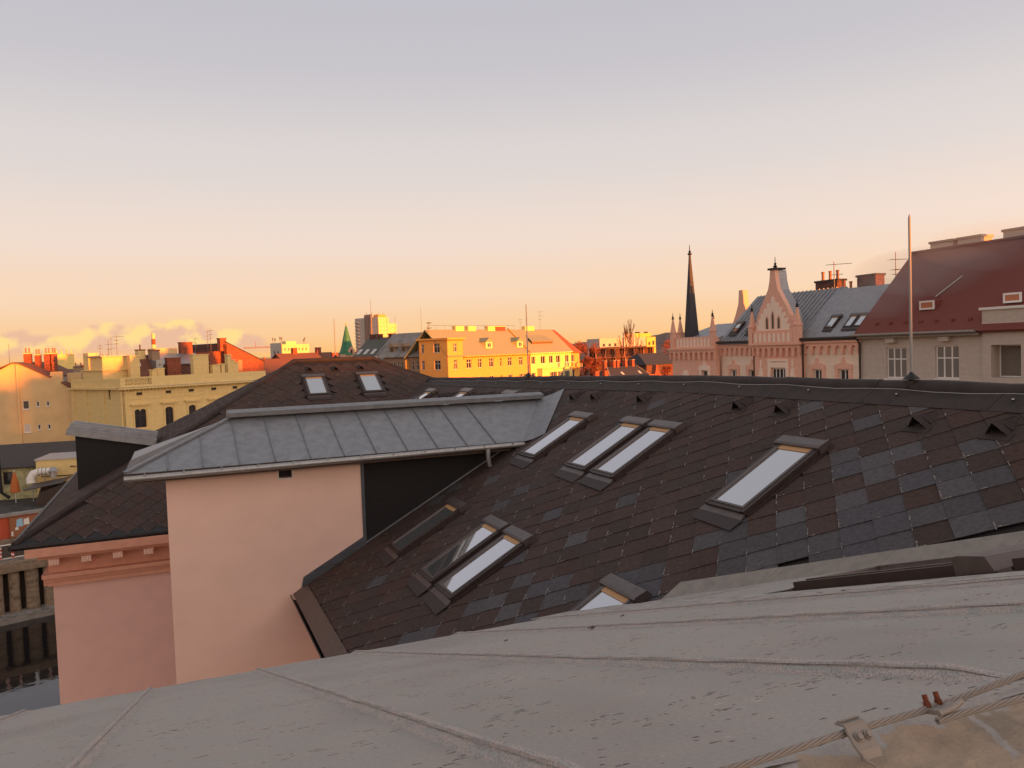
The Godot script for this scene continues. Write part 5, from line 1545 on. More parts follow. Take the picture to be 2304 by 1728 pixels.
	for u in [13.4, 24.3]:
		var d := Shape.new()
		d.prism(PackedVector2Array([Vector2(u - 0.25, 14.1), Vector2(u + 1.1, 15.0), Vector2(u + 2.45, 14.1)]), Vector3(0, 0, -4.2), Vector3.RIGHT, Vector3.UP, Vector3(0, 0, 3.6))
		var dm := part("dormer", d, M.mid_roof, t)
		var fw := Shape.new()
		fw.box(Vector3(u, 12.75, -3.4), Vector3(u + 2.2, 14.1, -0.75))
		part("dormer_wall", fw, M.yellow_render, dm)
		var wn := part("dormer_window", window_mesh(1.2, 0.95, 3), M.white_paint, dm)
		wn.position = Vector3(u + 0.5, 12.95, -0.76)
		var pn := part("dormer_pane", pane_mesh(1.2, 0.95), M.glass, dm)
		pn.position = Vector3(u + 0.5, 12.95, -0.755)
	var ld := Shape.new()
	ld.slab(Vector3(30.6, 14.05, -1.3), Vector3(39.6, 14.05, -1.3), Vector3(38.6, 15.5, -3.8), Vector3(31.8, 15.5, -3.8), 0.12)
	var lo := part("long_dormer", ld, M.mid_roof, t)
	piece("dormer_front", Vector3(31.0, 13.3, -3.0), Vector3(39.3, 13.95, -1.55), M.brown_frame, lo)
	for k in 7:
		var wn := part("dormer_window", window_mesh(0.9, 0.5, 0), M.ochre_render, lo)
		wn.position = Vector3(31.2 + k * 1.15, 13.38, -1.58)
	for q in [[9.0, 11.6], [13.0, 15.6], [19.7, 22.2], [22.5, 25.9], [33.4, 37.1]]:
		chimney(t, Vector3(q[0], 15.8, -6.0), Vector3(q[1], 17.45, -5.0), M.yellow_render if q[0] != 22.5 else M.brick, M.yellow_render)
	var rail := Shape.new()
	rail.tube([Vector3(1, 17.7, -5.4), Vector3(30, 17.75, -5.4)], 0.03, 0.03, 4)
	for k in 12: rail.tube([Vector3(1 + k * 2.6, 16.8, -5.4), Vector3(1 + k * 2.6, 17.75, -5.4)], 0.03, 0.03, 4)
	part("roof_rail", rail, M.antenna_metal, t)
	var dish := Shape.new()
	dish.tube([Vector3(0.4, 16.2, -4.6), Vector3(0.4, 18.4, -4.6)], 0.06, 0.06, 5)
	dish.lathe(Vector3(0.4, 18.0, -4.4), [[0.02, 0], [0.4, 0.06], [0.62, 0.2]], 10)
	dish.lathe(Vector3(0.2, 17.0, -4.3), [[0.02, 0], [0.4, 0.06], [0.6, 0.2]], 10)
	part("satellite_dish", dish, M.grey_roofing, t)
	var dp := Shape.new()
	dp.tube([Vector3(4.7, 11.3, 0.7), Vector3(4.75, 10.4, 0.15), Vector3(4.75, 0.2, 0.15)], 0.08, 0.08, 6); dp.tube([Vector3(27.35, 11.3, 0.6), Vector3(27.4, 10.4, 0.35), Vector3(27.4, 0.2, 0.35)], 0.08, 0.08, 6)
	part("downpipe", dp, M.soot, t)
	var tf := t.transform
	antenna("lone pole antenna at the corner of the ochre building's ridge", tf * Vector3(-0.6, 16.2, -5.6), 5.0, [], M.antenna_metal)
	antenna("tall stacked antenna on the yellow end of the ochre building", tf * Vector3(40.0, 16.8, -5.4), 4.6, [[4.2, 1.4, 0.4], [3.3, 1.2, 0.1], [2.4, 0.9, 1.0]], M.antenna_metal)
	antenna("small antenna beside the yellow building's last chimney", tf * Vector3(32.0, 16.8, -5.4), 2.6, [[2.3, 1.0, 0.4], [1.6, 0.7, 0.0]], M.antenna_metal)
	# the older wing that runs away from the corner
	var g := thing("grey_side_wing", "shaded grey-brown wing with slate roof and a row of narrow windows", "building", Vector3(-12.62, 6.3, -155), 0.9250)
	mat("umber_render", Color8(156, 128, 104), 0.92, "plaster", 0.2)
	var ws := []
	for q in [[-15.3, 0.45], [-14.2, 0.5], [-13.1, 0.5], [-11.25, 0.45], [-10.1, 0.6], [-8.75, 0.6]]: ws.append([q[0], 8.9, q[1], 1.75, 4])
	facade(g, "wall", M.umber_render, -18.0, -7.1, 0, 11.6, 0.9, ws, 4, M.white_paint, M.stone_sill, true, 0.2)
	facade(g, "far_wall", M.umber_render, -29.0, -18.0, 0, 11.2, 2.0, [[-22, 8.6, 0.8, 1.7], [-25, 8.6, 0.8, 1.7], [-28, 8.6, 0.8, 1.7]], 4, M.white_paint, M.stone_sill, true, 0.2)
	var gr := Shape.new()
	gr.slab(Vector3(0.3, 11.6, -7.1), Vector3(0.3, 11.6, -20), Vector3(6.4, 16.6, -20), Vector3(6.4, 16.6, -7.1), 0.15)
	gr.slab(Vector3(6.4, 16.6, -7.1), Vector3(6.4, 16.6, -20), Vector3(12.5, 11.6, -20), Vector3(12.5, 11.6, -11.3), 0.15)
	part("roof", gr, M.grey_roofing, g)
	mat("green_slate", Color8(98, 98, 90), 0.75, "grain", 0.3)
	var gq := Shape.new()
	gq.slab(Vector3(1.2, 11.2, -20), Vector3(1.2, 11.2, -29), Vector3(7.2, 16.0, -29), Vector3(7.2, 16.0, -20), 0.15)
	gq.slab(Vector3(7.2, 16.0, -20), Vector3(7.2, 16.0, -29), Vector3(13, 11.2, -29), Vector3(13, 11.2, -20), 0.15)
	part("far_roof", gq, M.green_slate, g)
	var ridge := Shape.new()
	ridge.beam(Vector3(0.4, 11.75, -20), Vector3(6.5, 16.75, -20), 0.5, 0.2)
	part("party_wall", ridge, M.grey_roofing, g)
	for k in 3:
		var z := -9.5 - k * 3.4
		var d := Shape.new()
		d.box(Vector3(1.6, 12.6, z - 0.7), Vector3(4.2, 13.7, z + 0.7))
		d.prism(PackedVector2Array([Vector2(-0.95, 13.7), Vector2(0, 14.5), Vector2(0.95, 13.7)]), Vector3(1.3, 0, z), Vector3(0, 0, 1), Vector3.UP, Vector3(3.6, 0, 0))
		var dm := part("dormer", d, M.umber_render, g)
		var wn := part("dormer_pane", pane_mesh(0.8, 0.8), M.glass, dm)
		wn.rotation.y = -PI / 2
		wn.position = Vector3(1.56, 12.75, z - 0.4)
	for k in 3:
		var s := Shape.new()
		s.slab(Vector3(2.6, 12.45, -23.0 - k * 2.2), Vector3(2.6, 12.45, -24.0 - k * 2.2), Vector3(3.9, 13.5, -24.0 - k * 2.2), Vector3(3.9, 13.5, -23.0 - k * 2.2), 0.05)
		part("roof_light", s, M.curtain_glass, g)
	for q in [[-21.5, 0.9], [-25.0, 0.9], [-27.0, 1.2]]:
		chimney(g, Vector3(6.7, 15.2, q[0] - q[1]), Vector3(7.7, 16.6, q[0]), M.dark_brick, M.soot, 0)
	for k in 4:
		antenna(["thin bare pole at the near end of the side wing's ridge", "pole with one crossarm on the side wing's ridge", "thin bare pole second from the far end of the side wing", "short bare pole at the far end of the side wing"][k], tf * Vector3(7.2, 16.0, -20.6 - k * 2.6), 4.6 - k * 0.5, [[3.4, 1.0, 0.3]] if k == 1 else [], M.antenna_metal)

# ---------- the tan firewall house, the yellow palace and the roofs behind them ----------
func build_left():
	mat("tan_render", Color8(226, 190, 138), 0.93, "plaster", 0.08)
	mat("yellow_paint", Color8(230, 200, 136), 0.92, "plaster", 0.3)
	mat("brown_frame_paint", Color8(58, 40, 30), 0.6, "", 1.0)
	var t := thing("tan_house", "tall tan house with a blank gable wall, small windows and red roof edge", "house", Vector3(-57.41, 6.3, -104), 0.2618)
	var wins := []
	for y in [[6.87, 7.13], [3.88, 4.15], [0.9, 1.2]]:
		wins.append([-5.64, y[0], 0.76, 1.1, 0, "" if y[0] != 3.88 else "curtain_glass"]); wins.append([-4.06, y[1], 0.36, 0.7, 0]); wins.append([-2.9, y[1], 0.36, 0.66, 0])
	facade(t, "wall", M.tan_render, -14.0, 0.0, 0, 9.3, 0.0, wins, 0, M.white_paint, M.white_paint, false, 0.12)
	var g := Shape.new()
	g.prism(PackedVector2Array([Vector2(-14, 9.3), Vector2(0.0, 9.3), Vector2(-0.85, 10.0), Vector2(-0.85, 11.55), Vector2(-2.2, 11.6), Vector2(-2.35, 11.0), Vector2(-5.5, 12.7), Vector2(-6.5, 12.85), Vector2(-8.0, 12.0), Vector2(-14, 9.5)]), Vector3(0, 0, -0.3), Vector3.RIGHT, Vector3.UP, Vector3(0, 0, 0.3))
	part("gable", g, M.tan_render, t)
	piece("pilaster", Vector3(-6.12, 0, 0.0), Vector3(-5.86, 12.66, 0.2), M.tan_render, t)
	var r := Shape.new()
	r.slab(Vector3(-2.1, 10.95, 0.3), Vector3(-5.5, 12.8, 0.3), Vector3(-5.5, 12.8, -14), Vector3(-2.1, 10.95, -14), 0.15)
	r.slab(Vector3(-5.5, 12.8, 0.3), Vector3(-6.5, 12.95, 0.3), Vector3(-6.5, 12.95, -14), Vector3(-5.5, 12.8, -14), 0.12)
	r.slab(Vector3(-6.5, 12.95, 0.3), Vector3(-14.2, 9.5, 0.3), Vector3(-14.2, 9.5, -14), Vector3(-6.5, 12.95, -14), 0.12)
	r.slab(Vector3(0.3, 9.25, 0.35), Vector3(-0.9, 10.25, 0.35), Vector3(-0.9, 10.25, -14), Vector3(0.3, 9.25, -14), 0.15)
	part("roof", r, M.rust_tiles, t)
	piece("coping", Vector3(-2.3, 11.58, -0.35), Vector3(-0.8, 11.66, 0.06), M.soot, t)
	piece("dormer_house", Vector3(-0.8, 10.0, -6), Vector3(0.9, 11.3, -2), M.tan_render, t)
	for q in [[-6.3, -5.5, 14.0], [-5.0, -4.4, 13.8], [-3.9, -3.2, 13.9], [-3.05, -2.5, 13.9]]:
		chimney(t, Vector3(q[0], 11.6, -4.6), Vector3(q[1], q[2], -3.7), M.brick, M.yellow_paint, 2, M.clay_pot)
	# ----- yellow palace -----
	var p := thing("yellow_palace", "yellow corner palace with dentil cornice, arched brown windows and a balustrade", "building", Vector3(-46.37, 6.3, -95), 0.9076)
	var pw := []
	for q in [[1.4, 1.42], [5.28, 1.02], [8.41, 0.95], [11.6, 0.95], [14.8, 0.95], [17.6, 0.95]]:
		pw.append([q[0], 4.5, q[1], 2.25, 1]); pw.append([q[0], 0.6, q[1], 2.4, 1])
	for q in [1.75, 5.45, 8.5, 11.66, 14.8, 17.7]: pw.append([q, 8.42, 0.73, 0.34, 0])
	facade(p, "wall", M.yellow_paint, 0.0, 20.0, 0, 9.05, 0.0, pw, 1, M.brown_frame_paint, M.yellow_paint, false, 0.16)
	for q in [[1.4, 0.71], [2.11, 0.71], [5.28, 1.02], [8.41, 0.95], [11.6, 0.95], [14.8, 0.95]]:      # rounded window heads
		var a := PackedVector2Array()
		var u: float = q[0]
		var w: float = q[1]
		a.append(Vector2(u - 0.001, 6.76)); a.append(Vector2(u - 0.001, 6.42))
		for k in 9:
			var th := PI - PI * k / 8.0
			a.append(Vector2(u + w * 0.5 + cos(th) * w * 0.5, 6.44 + sin(th) * 0.29))
		a.append(Vector2(u + w + 0.001, 6.42)); a.append(Vector2(u + w + 0.001, 6.76))
		var s := Shape.new()
		s.prism(a, Vector3(0, 0, -0.1), Vector3.RIGHT, Vector3.UP, Vector3(0, 0, 0.09))
		part("window_head", s, M.yellow_paint, p)
	for q in [[0.9, 3.4], [4.7, 6.85], [7.85, 9.95], [11.0, 13.1], [14.2, 16.3]]:
		var s := Shape.new()
		s.box(Vector3(q[0], 7.22, 0), Vector3(q[1], 7.4, 0.3)); s.box(Vector3(q[0] + 0.15, 7.1, 0), Vector3(q[1] - 0.15, 7.218, 0.16))
		part("window_hood", s, M.yellow_paint, p)
		var s2 := Shape.new()
		s2.box(Vector3(q[0] + 0.3, 4.3, 0.0), Vector3(q[0] + 0.48, 7.09, 0.07)); s2.box(Vector3(q[1] - 0.48, 4.3, 0.0), Vector3(q[1] - 0.3, 7.09, 0.07))
		s2.box(Vector3(q[0] + 0.2, 4.2, 0.0), Vector3(q[1] - 0.2, 4.4, 0.22))
		part("window_surround", s2, M.yellow_paint, p)
	piece("string_course", Vector3(-0.05, 7.95, 0.002), Vector3(20, 8.02, 0.06), M.yellow_paint, p)
	piece("cornice", Vector3(-0.7, 9.2, 0.0), Vector3(20.3, 9.42, 0.75), M.yellow_paint, p)
	piece("cornice_cover", Vector3(-0.75, 9.422, 0.0), Vector3(20.3, 9.46, 0.8), M.galvanised, p)
	for k in 46: piece("dentil", Vector3(0.1 + k * 0.43, 9.03, 0.0), Vector3(0.3 + k * 0.43, 9.2, 0.42), M.yellow_paint, p)
	piece("parapet", Vector3(3.7, 9.46, -0.3), Vector3(20.0, 10.62, 0.02), M.yellow_paint, p)
	piece("parapet", Vector3(-0.15, 9.46, -0.3), Vector3(0.42, 10.62, 0.02), M.yellow_paint, p)
	piece("balustrade_rail", Vector3(0.42, 10.46, -0.3), Vector3(3.7, 10.62, 0.02), M.yellow_paint, p)
	piece("balustrade_base", Vector3(0.42, 9.46, -0.3), Vector3(3.7, 9.66, 0.02), M.yellow_paint, p)
	for k in 13:
		var s := Shape.new()
		s.lathe(Vector3(0.55 + k * 0.252, 9.66, -0.14), [[0.09, 0], [0.06, 0.06], [0.095, 0.24], [0.05, 0.52], [0.08, 0.72], [0.09, 0.8]], 8)
		part("baluster", s, M.yellow_paint, p)
	piece("balustrade_back", Vector3(0.3, 9.46, -1.5), Vector3(3.9, 10.5, -1.2), M.yellow_paint, p)
	# its side towards the river
	var yd: Material = M.yellow_paint
	facade(p, "side_wall", yd, -13.3, 0.0, 0, 9.2, 0.0, [[-3.4, 8.0, 0.5, 1.2, 0]], 0, M.brown_frame_paint, null, true, 0.2)
	for q in [[-13.3, -12.3], [-9.9, -8.8], [-5.3, -4.3], [-0.8, 0.0]]: piece("pilaster", Vector3(-0.14, 0, q[0]), Vector3(0.0, 9.2, q[1]), yd, p)
	piece("side_cornice", Vector3(-0.5, 9.2, -13.5), Vector3(0.0, 9.4, 0.0), yd, p)
	piece("side_parapet", Vector3(-0.02, 9.41, -13.3), Vector3(0.3, 10.5, -0.32), yd, p)
	piece("tower", Vector3(-0.03, 9.41, -9.75), Vector3(4.0, 11.5, -4.45), yd, p)
	piece("tower_band", Vector3(-0.2, 11.5, -9.95), Vector3(4.2, 11.62, -4.25), yd, p)
	piece("upper_tower", Vector3(0.05, 11.62, -9.6), Vector3(1.3, 13.75, -8.2), yd, p)
	piece("upper_room", Vector3(0.2, 11.62, -8.2), Vector3(3.9, 13.2, -4.9), M.yellow_paint, p)
	piece("room_roof", Vector3(-0.1, 13.2, -8.2), Vector3(4.2, 13.36, -4.6), M.galvanised, p)
	piece("flat_roof", Vector3(0.3, 9.0, -13.2), Vector3(20, 9.3, -0.32), M.soot, p)
	piece("rear_wall", Vector3(0.3, 0, -13.3), Vector3(20, 9.0, -13.0), yd, p)
	piece("end_wall", Vector3(19.7, 0, -13.0), Vector3(20, 10.5, -0.3), yd, p)
	for q in [[2.7, 10.4, 3.9, 13.15, -3.0], [4.6, 10.4, 5.25, 11.3, -1.4], [5.4, 10.4, 6.3, 11.45, -1.6], [10.5, 10.4, 12.7, 13.05, -2.0], [13.0, 10.4, 14.1, 11.6, -1.6], [14.3, 10.4, 14.8, 11.7, -1.6], [15.4, 10.4, 15.95, 12.9, -1.8], [15.95, 10.4, 16.5, 12.2, -1.8], [16.5, 10.4, 17.0, 11.8, -1.8]]:
		chimney(p, Vector3(q[0], 9.3, q[4] - 0.7), Vector3(q[2], q[3], q[4]), M.yellow_paint, M.yellow_paint, 0)
	var tp := p.transform
	antenna("leaning ladder antenna on the yellow palace's roof room", tp * Vector3(2.6, 13.3, -6.0), 2.6, [[2.4, 1.4, 0.1], [1.9, 0.5, 1.4], [1.5, 0.5, 1.4]], M.antenna_metal)
	antenna("short antenna with a coil on the yellow palace's roof room", tp * Vector3(1.0, 13.3, -7.0), 1.6, [[1.3, 0.5, 0.6], [1.0, 0.5, 0.6]], M.antenna_metal)
	antenna("antenna on the red roof behind the yellow balustrade", tp * Vector3(4.4, 12.0, -12.0), 3.6, [[2.9, 1.0, 0.2], [2.2, 0.6, 0.9]], M.antenna_metal)
	# ----- roofs behind the palace -----
	var rh := thing("oxblood_attic", "oxblood red attic with a white roof hatch behind the yellow balustrade", "house", Vector3(-46.67, 6.3, -112), 0.9076)
	piece("wall", Vector3(-8.6, 0, -7), Vector3(-2.6, 11.0, 0), M.umber_render, rh)
	var ro := Shape.new()
	ro.slab(Vector3(-8.6, 10.4, 0.5), Vector3(-2.6, 10.4, 0.5), Vector3(-3.4, 13.5, -2.2), Vector3(-8.6, 13.3, -2.2), 0.15)
	ro.slab(Vector3(-8.6, 13.3, -2.2), Vector3(-3.4, 13.5, -2.2), Vector3(-2.6, 10.4, -7), Vector3(-8.6, 10.4, -7), 0.15)
	part("roof", ro, M.rust_tiles, rh)
	var hatch := Shape.new()
	hatch.hexa([Vector3(-6.2, 11.9, 0.0), Vector3(-5.2, 11.9, 0.0), Vector3(-5.2, 11.9, -1.2), Vector3(-6.2, 11.9, -1.2), Vector3(-6.2, 12.95, -0.6), Vector3(-5.2, 12.95, -0.6), Vector3(-5.2, 13.0, -1.5), Vector3(-6.2, 13.0, -1.5)])
	part("hatch", hatch, M.white_paint, rh)
	chimney(rh, Vector3(-4.7, 11, -2.4), Vector3(-3.7, 14.0, -1.6), M.yellow_paint, M.brick, 1, M.clay_pot)
	var lt := thing("grey_lift_house", "pale grey lift housing with one small window behind the palace", "housing", Vector3(-46.67, 6.3, -112), 0.9076)
	facade(lt, "wall", M.galvanised, -3.4, -2.4, 0, 12.6, 0.6, [[-3.05, 11.8, 0.35, 0.3, 0]], 0, M.galvanised, null, false, 0.1)
	piece("side", Vector3(-3.4, 0, -2.0), Vector3(-2.4, 12.58, 0.29), M.galvanised, lt)
	chimney(lt, Vector3(-3.5, 12.62, -1.2), Vector3(-2.4, 13.9, -0.2), M.umber_render, M.brick, 0)
	var lb := thing("long_grey_roof", "low brick building with long pale grey metal roof behind the palace", "building", Vector3(-46.67, 6.3, -112), 0.9076)
	piece("wall", Vector3(-2.4, 0, -8), Vector3(5.5, 12.05, -1.2), M.dark_brick, lb)
	var lr := Shape.new()
	lr.slab(Vector3(-2.6, 12.0, -0.9), Vector3(5.6, 12.0, -0.9), Vector3(5.6, 13.5, -5), Vector3(-1.6, 13.5, -5), 0.12)
	lr.slab(Vector3(-1.6, 13.5, -5), Vector3(5.6, 13.5, -5), Vector3(5.6, 12.0, -8.5), Vector3(-2.6, 12.0, -8.5), 0.12)
	part("roof", lr, M.galvanised, lb)
	chimney(lb, Vector3(-1.33, 10.4, -0.9), Vector3(0.69, 12.75, -0.3), M.brick, M.brick, 0)
	chimney(lb, Vector3(3.4, 12.5, -5.6), Vector3(5.2, 15.0, -4.8), M.brick, M.brick, 0)
	piece("attic", Vector3(-0.5, 13.0, -7), Vector3(3.0, 14.3, -5.2), M.tan_render, lb)
	var bg := thing("brick_gable_house", "brick house with a steep bare gable end and slanting coping", "house", Vector3(-46.67, 6.3, -112), 0.9076)
	var gs := Shape.new()
	gs.prism(PackedVector2Array([Vector2(7.4, 0), Vector2(14.0, 0), Vector2(14.0, 11.9), Vector2(7.85, 14.85), Vector2(7.4, 14.6)]), Vector3(0, 0, -0.5), Vector3.RIGHT, Vector3.UP, Vector3(0, 0, 0.5))
	part("gable_wall", gs, M.brick, bg)
	var g2 := Shape.new()
	g2.prism(PackedVector2Array([Vector2(0, 0), Vector2(0, 14.6), Vector2(-9.0, 14.7), Vector2(-9.0, 0)]), Vector3(7.4, 0, 0), Vector3(0, 0, 1), Vector3.UP, Vector3(0.4, 0, 0))
	part("side_wall", g2, M.dark_brick, bg)
	var cp := Shape.new()
	cp.beam(Vector3(7.6, 14.98, -0.3), Vector3(14.2, 11.85, -0.3), 0.8, 0.12)
	part("coping", cp, M.soot, bg)
	var br := Shape.new()
	br.slab(Vector3(7.6, 14.8, -0.5), Vector3(14.6, 11.5, -0.5), Vector3(14.6, 11.5, -9), Vector3(7.6, 14.8, -9), 0.12)
	part("roof", br, M.slate_far, bg)
	chimney(bg, Vector3(6.9, 13.6, -1.0), Vector3(7.9, 15.4, -0.2), M.brick, M.brick, 0)
	piece("plaster_patch", Vector3(9.6, 10.6, 0.002), Vector3(10.3, 12.2, 0.012), M.umber_render, bg)
	piece("lean_to", Vector3(5.6, 0, -4.5), Vector3(7.38, 13.6, -1.0), M.brick, bg)
	var tb := bg.transform
	for q in [[6.0, 3.4], [6.5, 3.6], [7.3, 1.6], [4.0, 2.4]]:
		antenna({6.0: "taller twin antenna rising left of the brick gable top", 6.5: "antenna standing closest to the brick gable's peak chimney", 7.3: "short antenna behind the brick gable's peak", 4.0: "antenna on the square brick chimney near the gable"}[q[0]], tb * Vector3(q[0], 13.4, -2.0), q[1], [[q[1] - 0.3, 0.8, 0.4], [q[1] - 0.9, 0.6, 1.1], [q[1] - 1.4, 0.5, 0.2]], M.antenna_metal)
	# ----- chimneys and attics beyond the tan house -----
	var n1 := thing("olive_chimney_house", "pale house with a long yellow-green chimney block carrying five pots", "house", Vector3(-84.58, 6.3, -140), 0.5236)
	piece("wall", Vector3(1.0, 0, -6), Vector3(8.5, 11.6, 0), M.grey_roofing, n1)
	chimney(n1, Vector3(3.4, 11.6, -2), Vector3(7.3, 14.2, -1), M.yellow_render, M.yellow_paint, 5, M.yellow_render)
	var n2 := thing("pot_row_house", "low house with rows of clay pots between tan gable and palace", "house", Vector3(-84.58, 6.3, -140), 0.5236)
	piece("wall", Vector3(8.9, 0, -5), Vector3(15.2, 12.2, 1), M.umber_render, n2)
	chimney(n2, Vector3(10.0, 12.2, -1.2), Vector3(13.0, 13.3, -0.4), M.umber_render, M.brick, 4, M.clay_pot)
	chimney(n2, Vector3(7.0, 11.0, 1.2), Vector3(11.0, 11.9, 1.9), M.umber_render, M.soot, 5, M.clay_pot)
	var tn := n1.transform
	antenna("forked mast behind the tan house", tn * Vector3(13.3, 12.2, 0), 5.0, [[4.6, 0.6, 0.2], [2.9, 1.3, 0.2], [1.5, 0.8, 0.1]], M.antenna_metal)
	antenna("cross-shaped antenna above the yellow-green chimney block", tn * Vector3(4.0, 13.2, 0), 2.6, [[2.2, 0.9, 0.1]], M.antenna_metal)
	antenna("whip antenna among the brick chimneys of the tan house", tn * Vector3(-2.6, 12.6, 0), 3.8, [], M.antenna_metal)
	antenna("antenna beside the first brick chimney of the tan house", tn * Vector3(-5.3, 12.6, 0), 3.4, [[3.0, 0.7, 0.3], [2.6, 0.6, 0.6]], M.antenna_metal)

# ---------- far town ----------
func twig_tree(label: String, at: Vector3, h: float, spread: float, m: Material, lm: Material, leaves: int, seed_no: int, group := "bare autumn trees right of the ochre building", slender := false):
	var t := thing("autumn_tree", label, "tree", at, 0, group)
	var r := RandomNumberGenerator.new()
	r.seed = seed_no
	var tr := Shape.new()
	tr.tube([Vector3.ZERO, Vector3(0.1, h * 0.25, 0.05), Vector3(-0.05, h * 0.45, 0)], h * 0.022, h * 0.014, 6)
	part("trunk", tr, m, t)
	var lb := Shape.new()
	var tips := []
	var todo := [[Vector3(-0.05, h * 0.4, 0), Vector3(0, 1, 0), h * 0.24, h * 0.013, 0], [Vector3(0, h * 0.25, 0), Vector3(0.5, 1, 0.2).normalized(), h * 0.2, h * 0.01, 1], [Vector3(0, h * 0.3, 0), Vector3(-0.5, 1, -0.2).normalized(), h * 0.2, h * 0.01, 1]]
	while todo.size() > 0:
		var q: Array = todo.pop_back()
		var e: Vector3 = q[0] + q[1] * q[2]
		lb.tube([q[0], (q[0] + e) * 0.5 + Vector3(r.randf_range(-1, 1), 0, r.randf_range(-1, 1)) * q[2] * 0.08, e], q[3], q[3] * 0.6, 4, false)
		if q[4] >= 4:
			tips.append([q[0], e]); continue
		for k in 3 if q[4] < 3 else 4:
			var d: Vector3 = (q[1] + Vector3(r.randf_range(-1, 1), r.randf_range(-0.35, 0.7), r.randf_range(-1, 1)) * (0.22 if slender else 0.85)).normalized()
			todo.append([e if k > 0 else q[0].lerp(e, 0.6), d, q[2] * r.randf_range(0.58, 0.82), q[3] * 0.6, q[4] + 1])
	part("branches", lb, m, t)
	if leaves > 0:
		var lf := Shape.new()
		for i in leaves:
			var q: Array = tips[r.randi() % tips.size()]
			var o: Vector3 = (q[0] as Vector3).lerp(q[1], r.randf_range(0.2, 1.15)) + Vector3(r.randf_range(-1, 1), r.randf_range(-1, 1), r.randf_range(-1, 1)) * spread
			var a := Vector3(r.randf_range(-1, 1), r.randf_range(-1, 1), r.randf_range(-1, 1)).normalized() * r.randf_range(0.16, 0.38)
			var b := Vector3(r.randf_range(-1, 1), r.randf_range(-1, 1), r.randf_range(-1, 1)).normalized() * r.randf_range(0.14, 0.3)
			lf.tri(o, o + a, o + b)
		part("crown", lf, lm, t)

func small_house(called: String, label: String, category: String, at: Vector3, turn: float, w: float, d: float, eave: float, rise: float, wm: Material, rm: Material, rows: Array, cols: int, chimneys := 2, group := ""):
	var t := thing(called, label, category, at, turn, group)
	var wins := []
	for y in rows:
		for k in cols: wins.append([(k + 0.5) * w / cols - 0.5, y, 1.0, 1.5, 1])
	facade(t, "wall", wm, 0, w, 0, eave, 0, wins, 1, M.white_paint, null, false, 0.15)
	piece("side_wall", Vector3(0, 0, -d), Vector3(0.3, eave, -0.31), wm, t)
	piece("side_wall", Vector3(w - 0.3, 0, -d), Vector3(w, eave, -0.31), wm, t)
	piece("rear_wall", Vector3(0.3, 0, -d), Vector3(w - 0.3, eave, -d + 0.3), wm, t)
	var r := Shape.new()
	if rise > 0.4:
		gable_roof(r, 0, w, 0, -d, eave, rise, 0.4, 0.15)
		for u in [0.0, w]:
			var g := Shape.new()
			g.tri(Vector3(u, eave, 0), Vector3(u, eave, -d), Vector3(u, eave + rise - 0.1, -d * 0.5), Vector3(-1 if u == 0.0 else 1, 0, 0))
			part("gable", g, wm, t)
	else:
		r.box(Vector3(-0.2, eave, -d - 0.2), Vector3(w + 0.2, eave + 0.3, 0.2))
	part("roof", r, rm, t)
	for k in chimneys:
		var u := (k + 0.6) * w / (chimneys + 0.2)
		chimney(t, Vector3(u, eave + rise * 0.5, -d * 0.5 - 0.4), Vector3(u + 1.1, eave + rise + 1.0, -d * 0.5 + 0.4), M.brick, M.brick, 0)
	return t

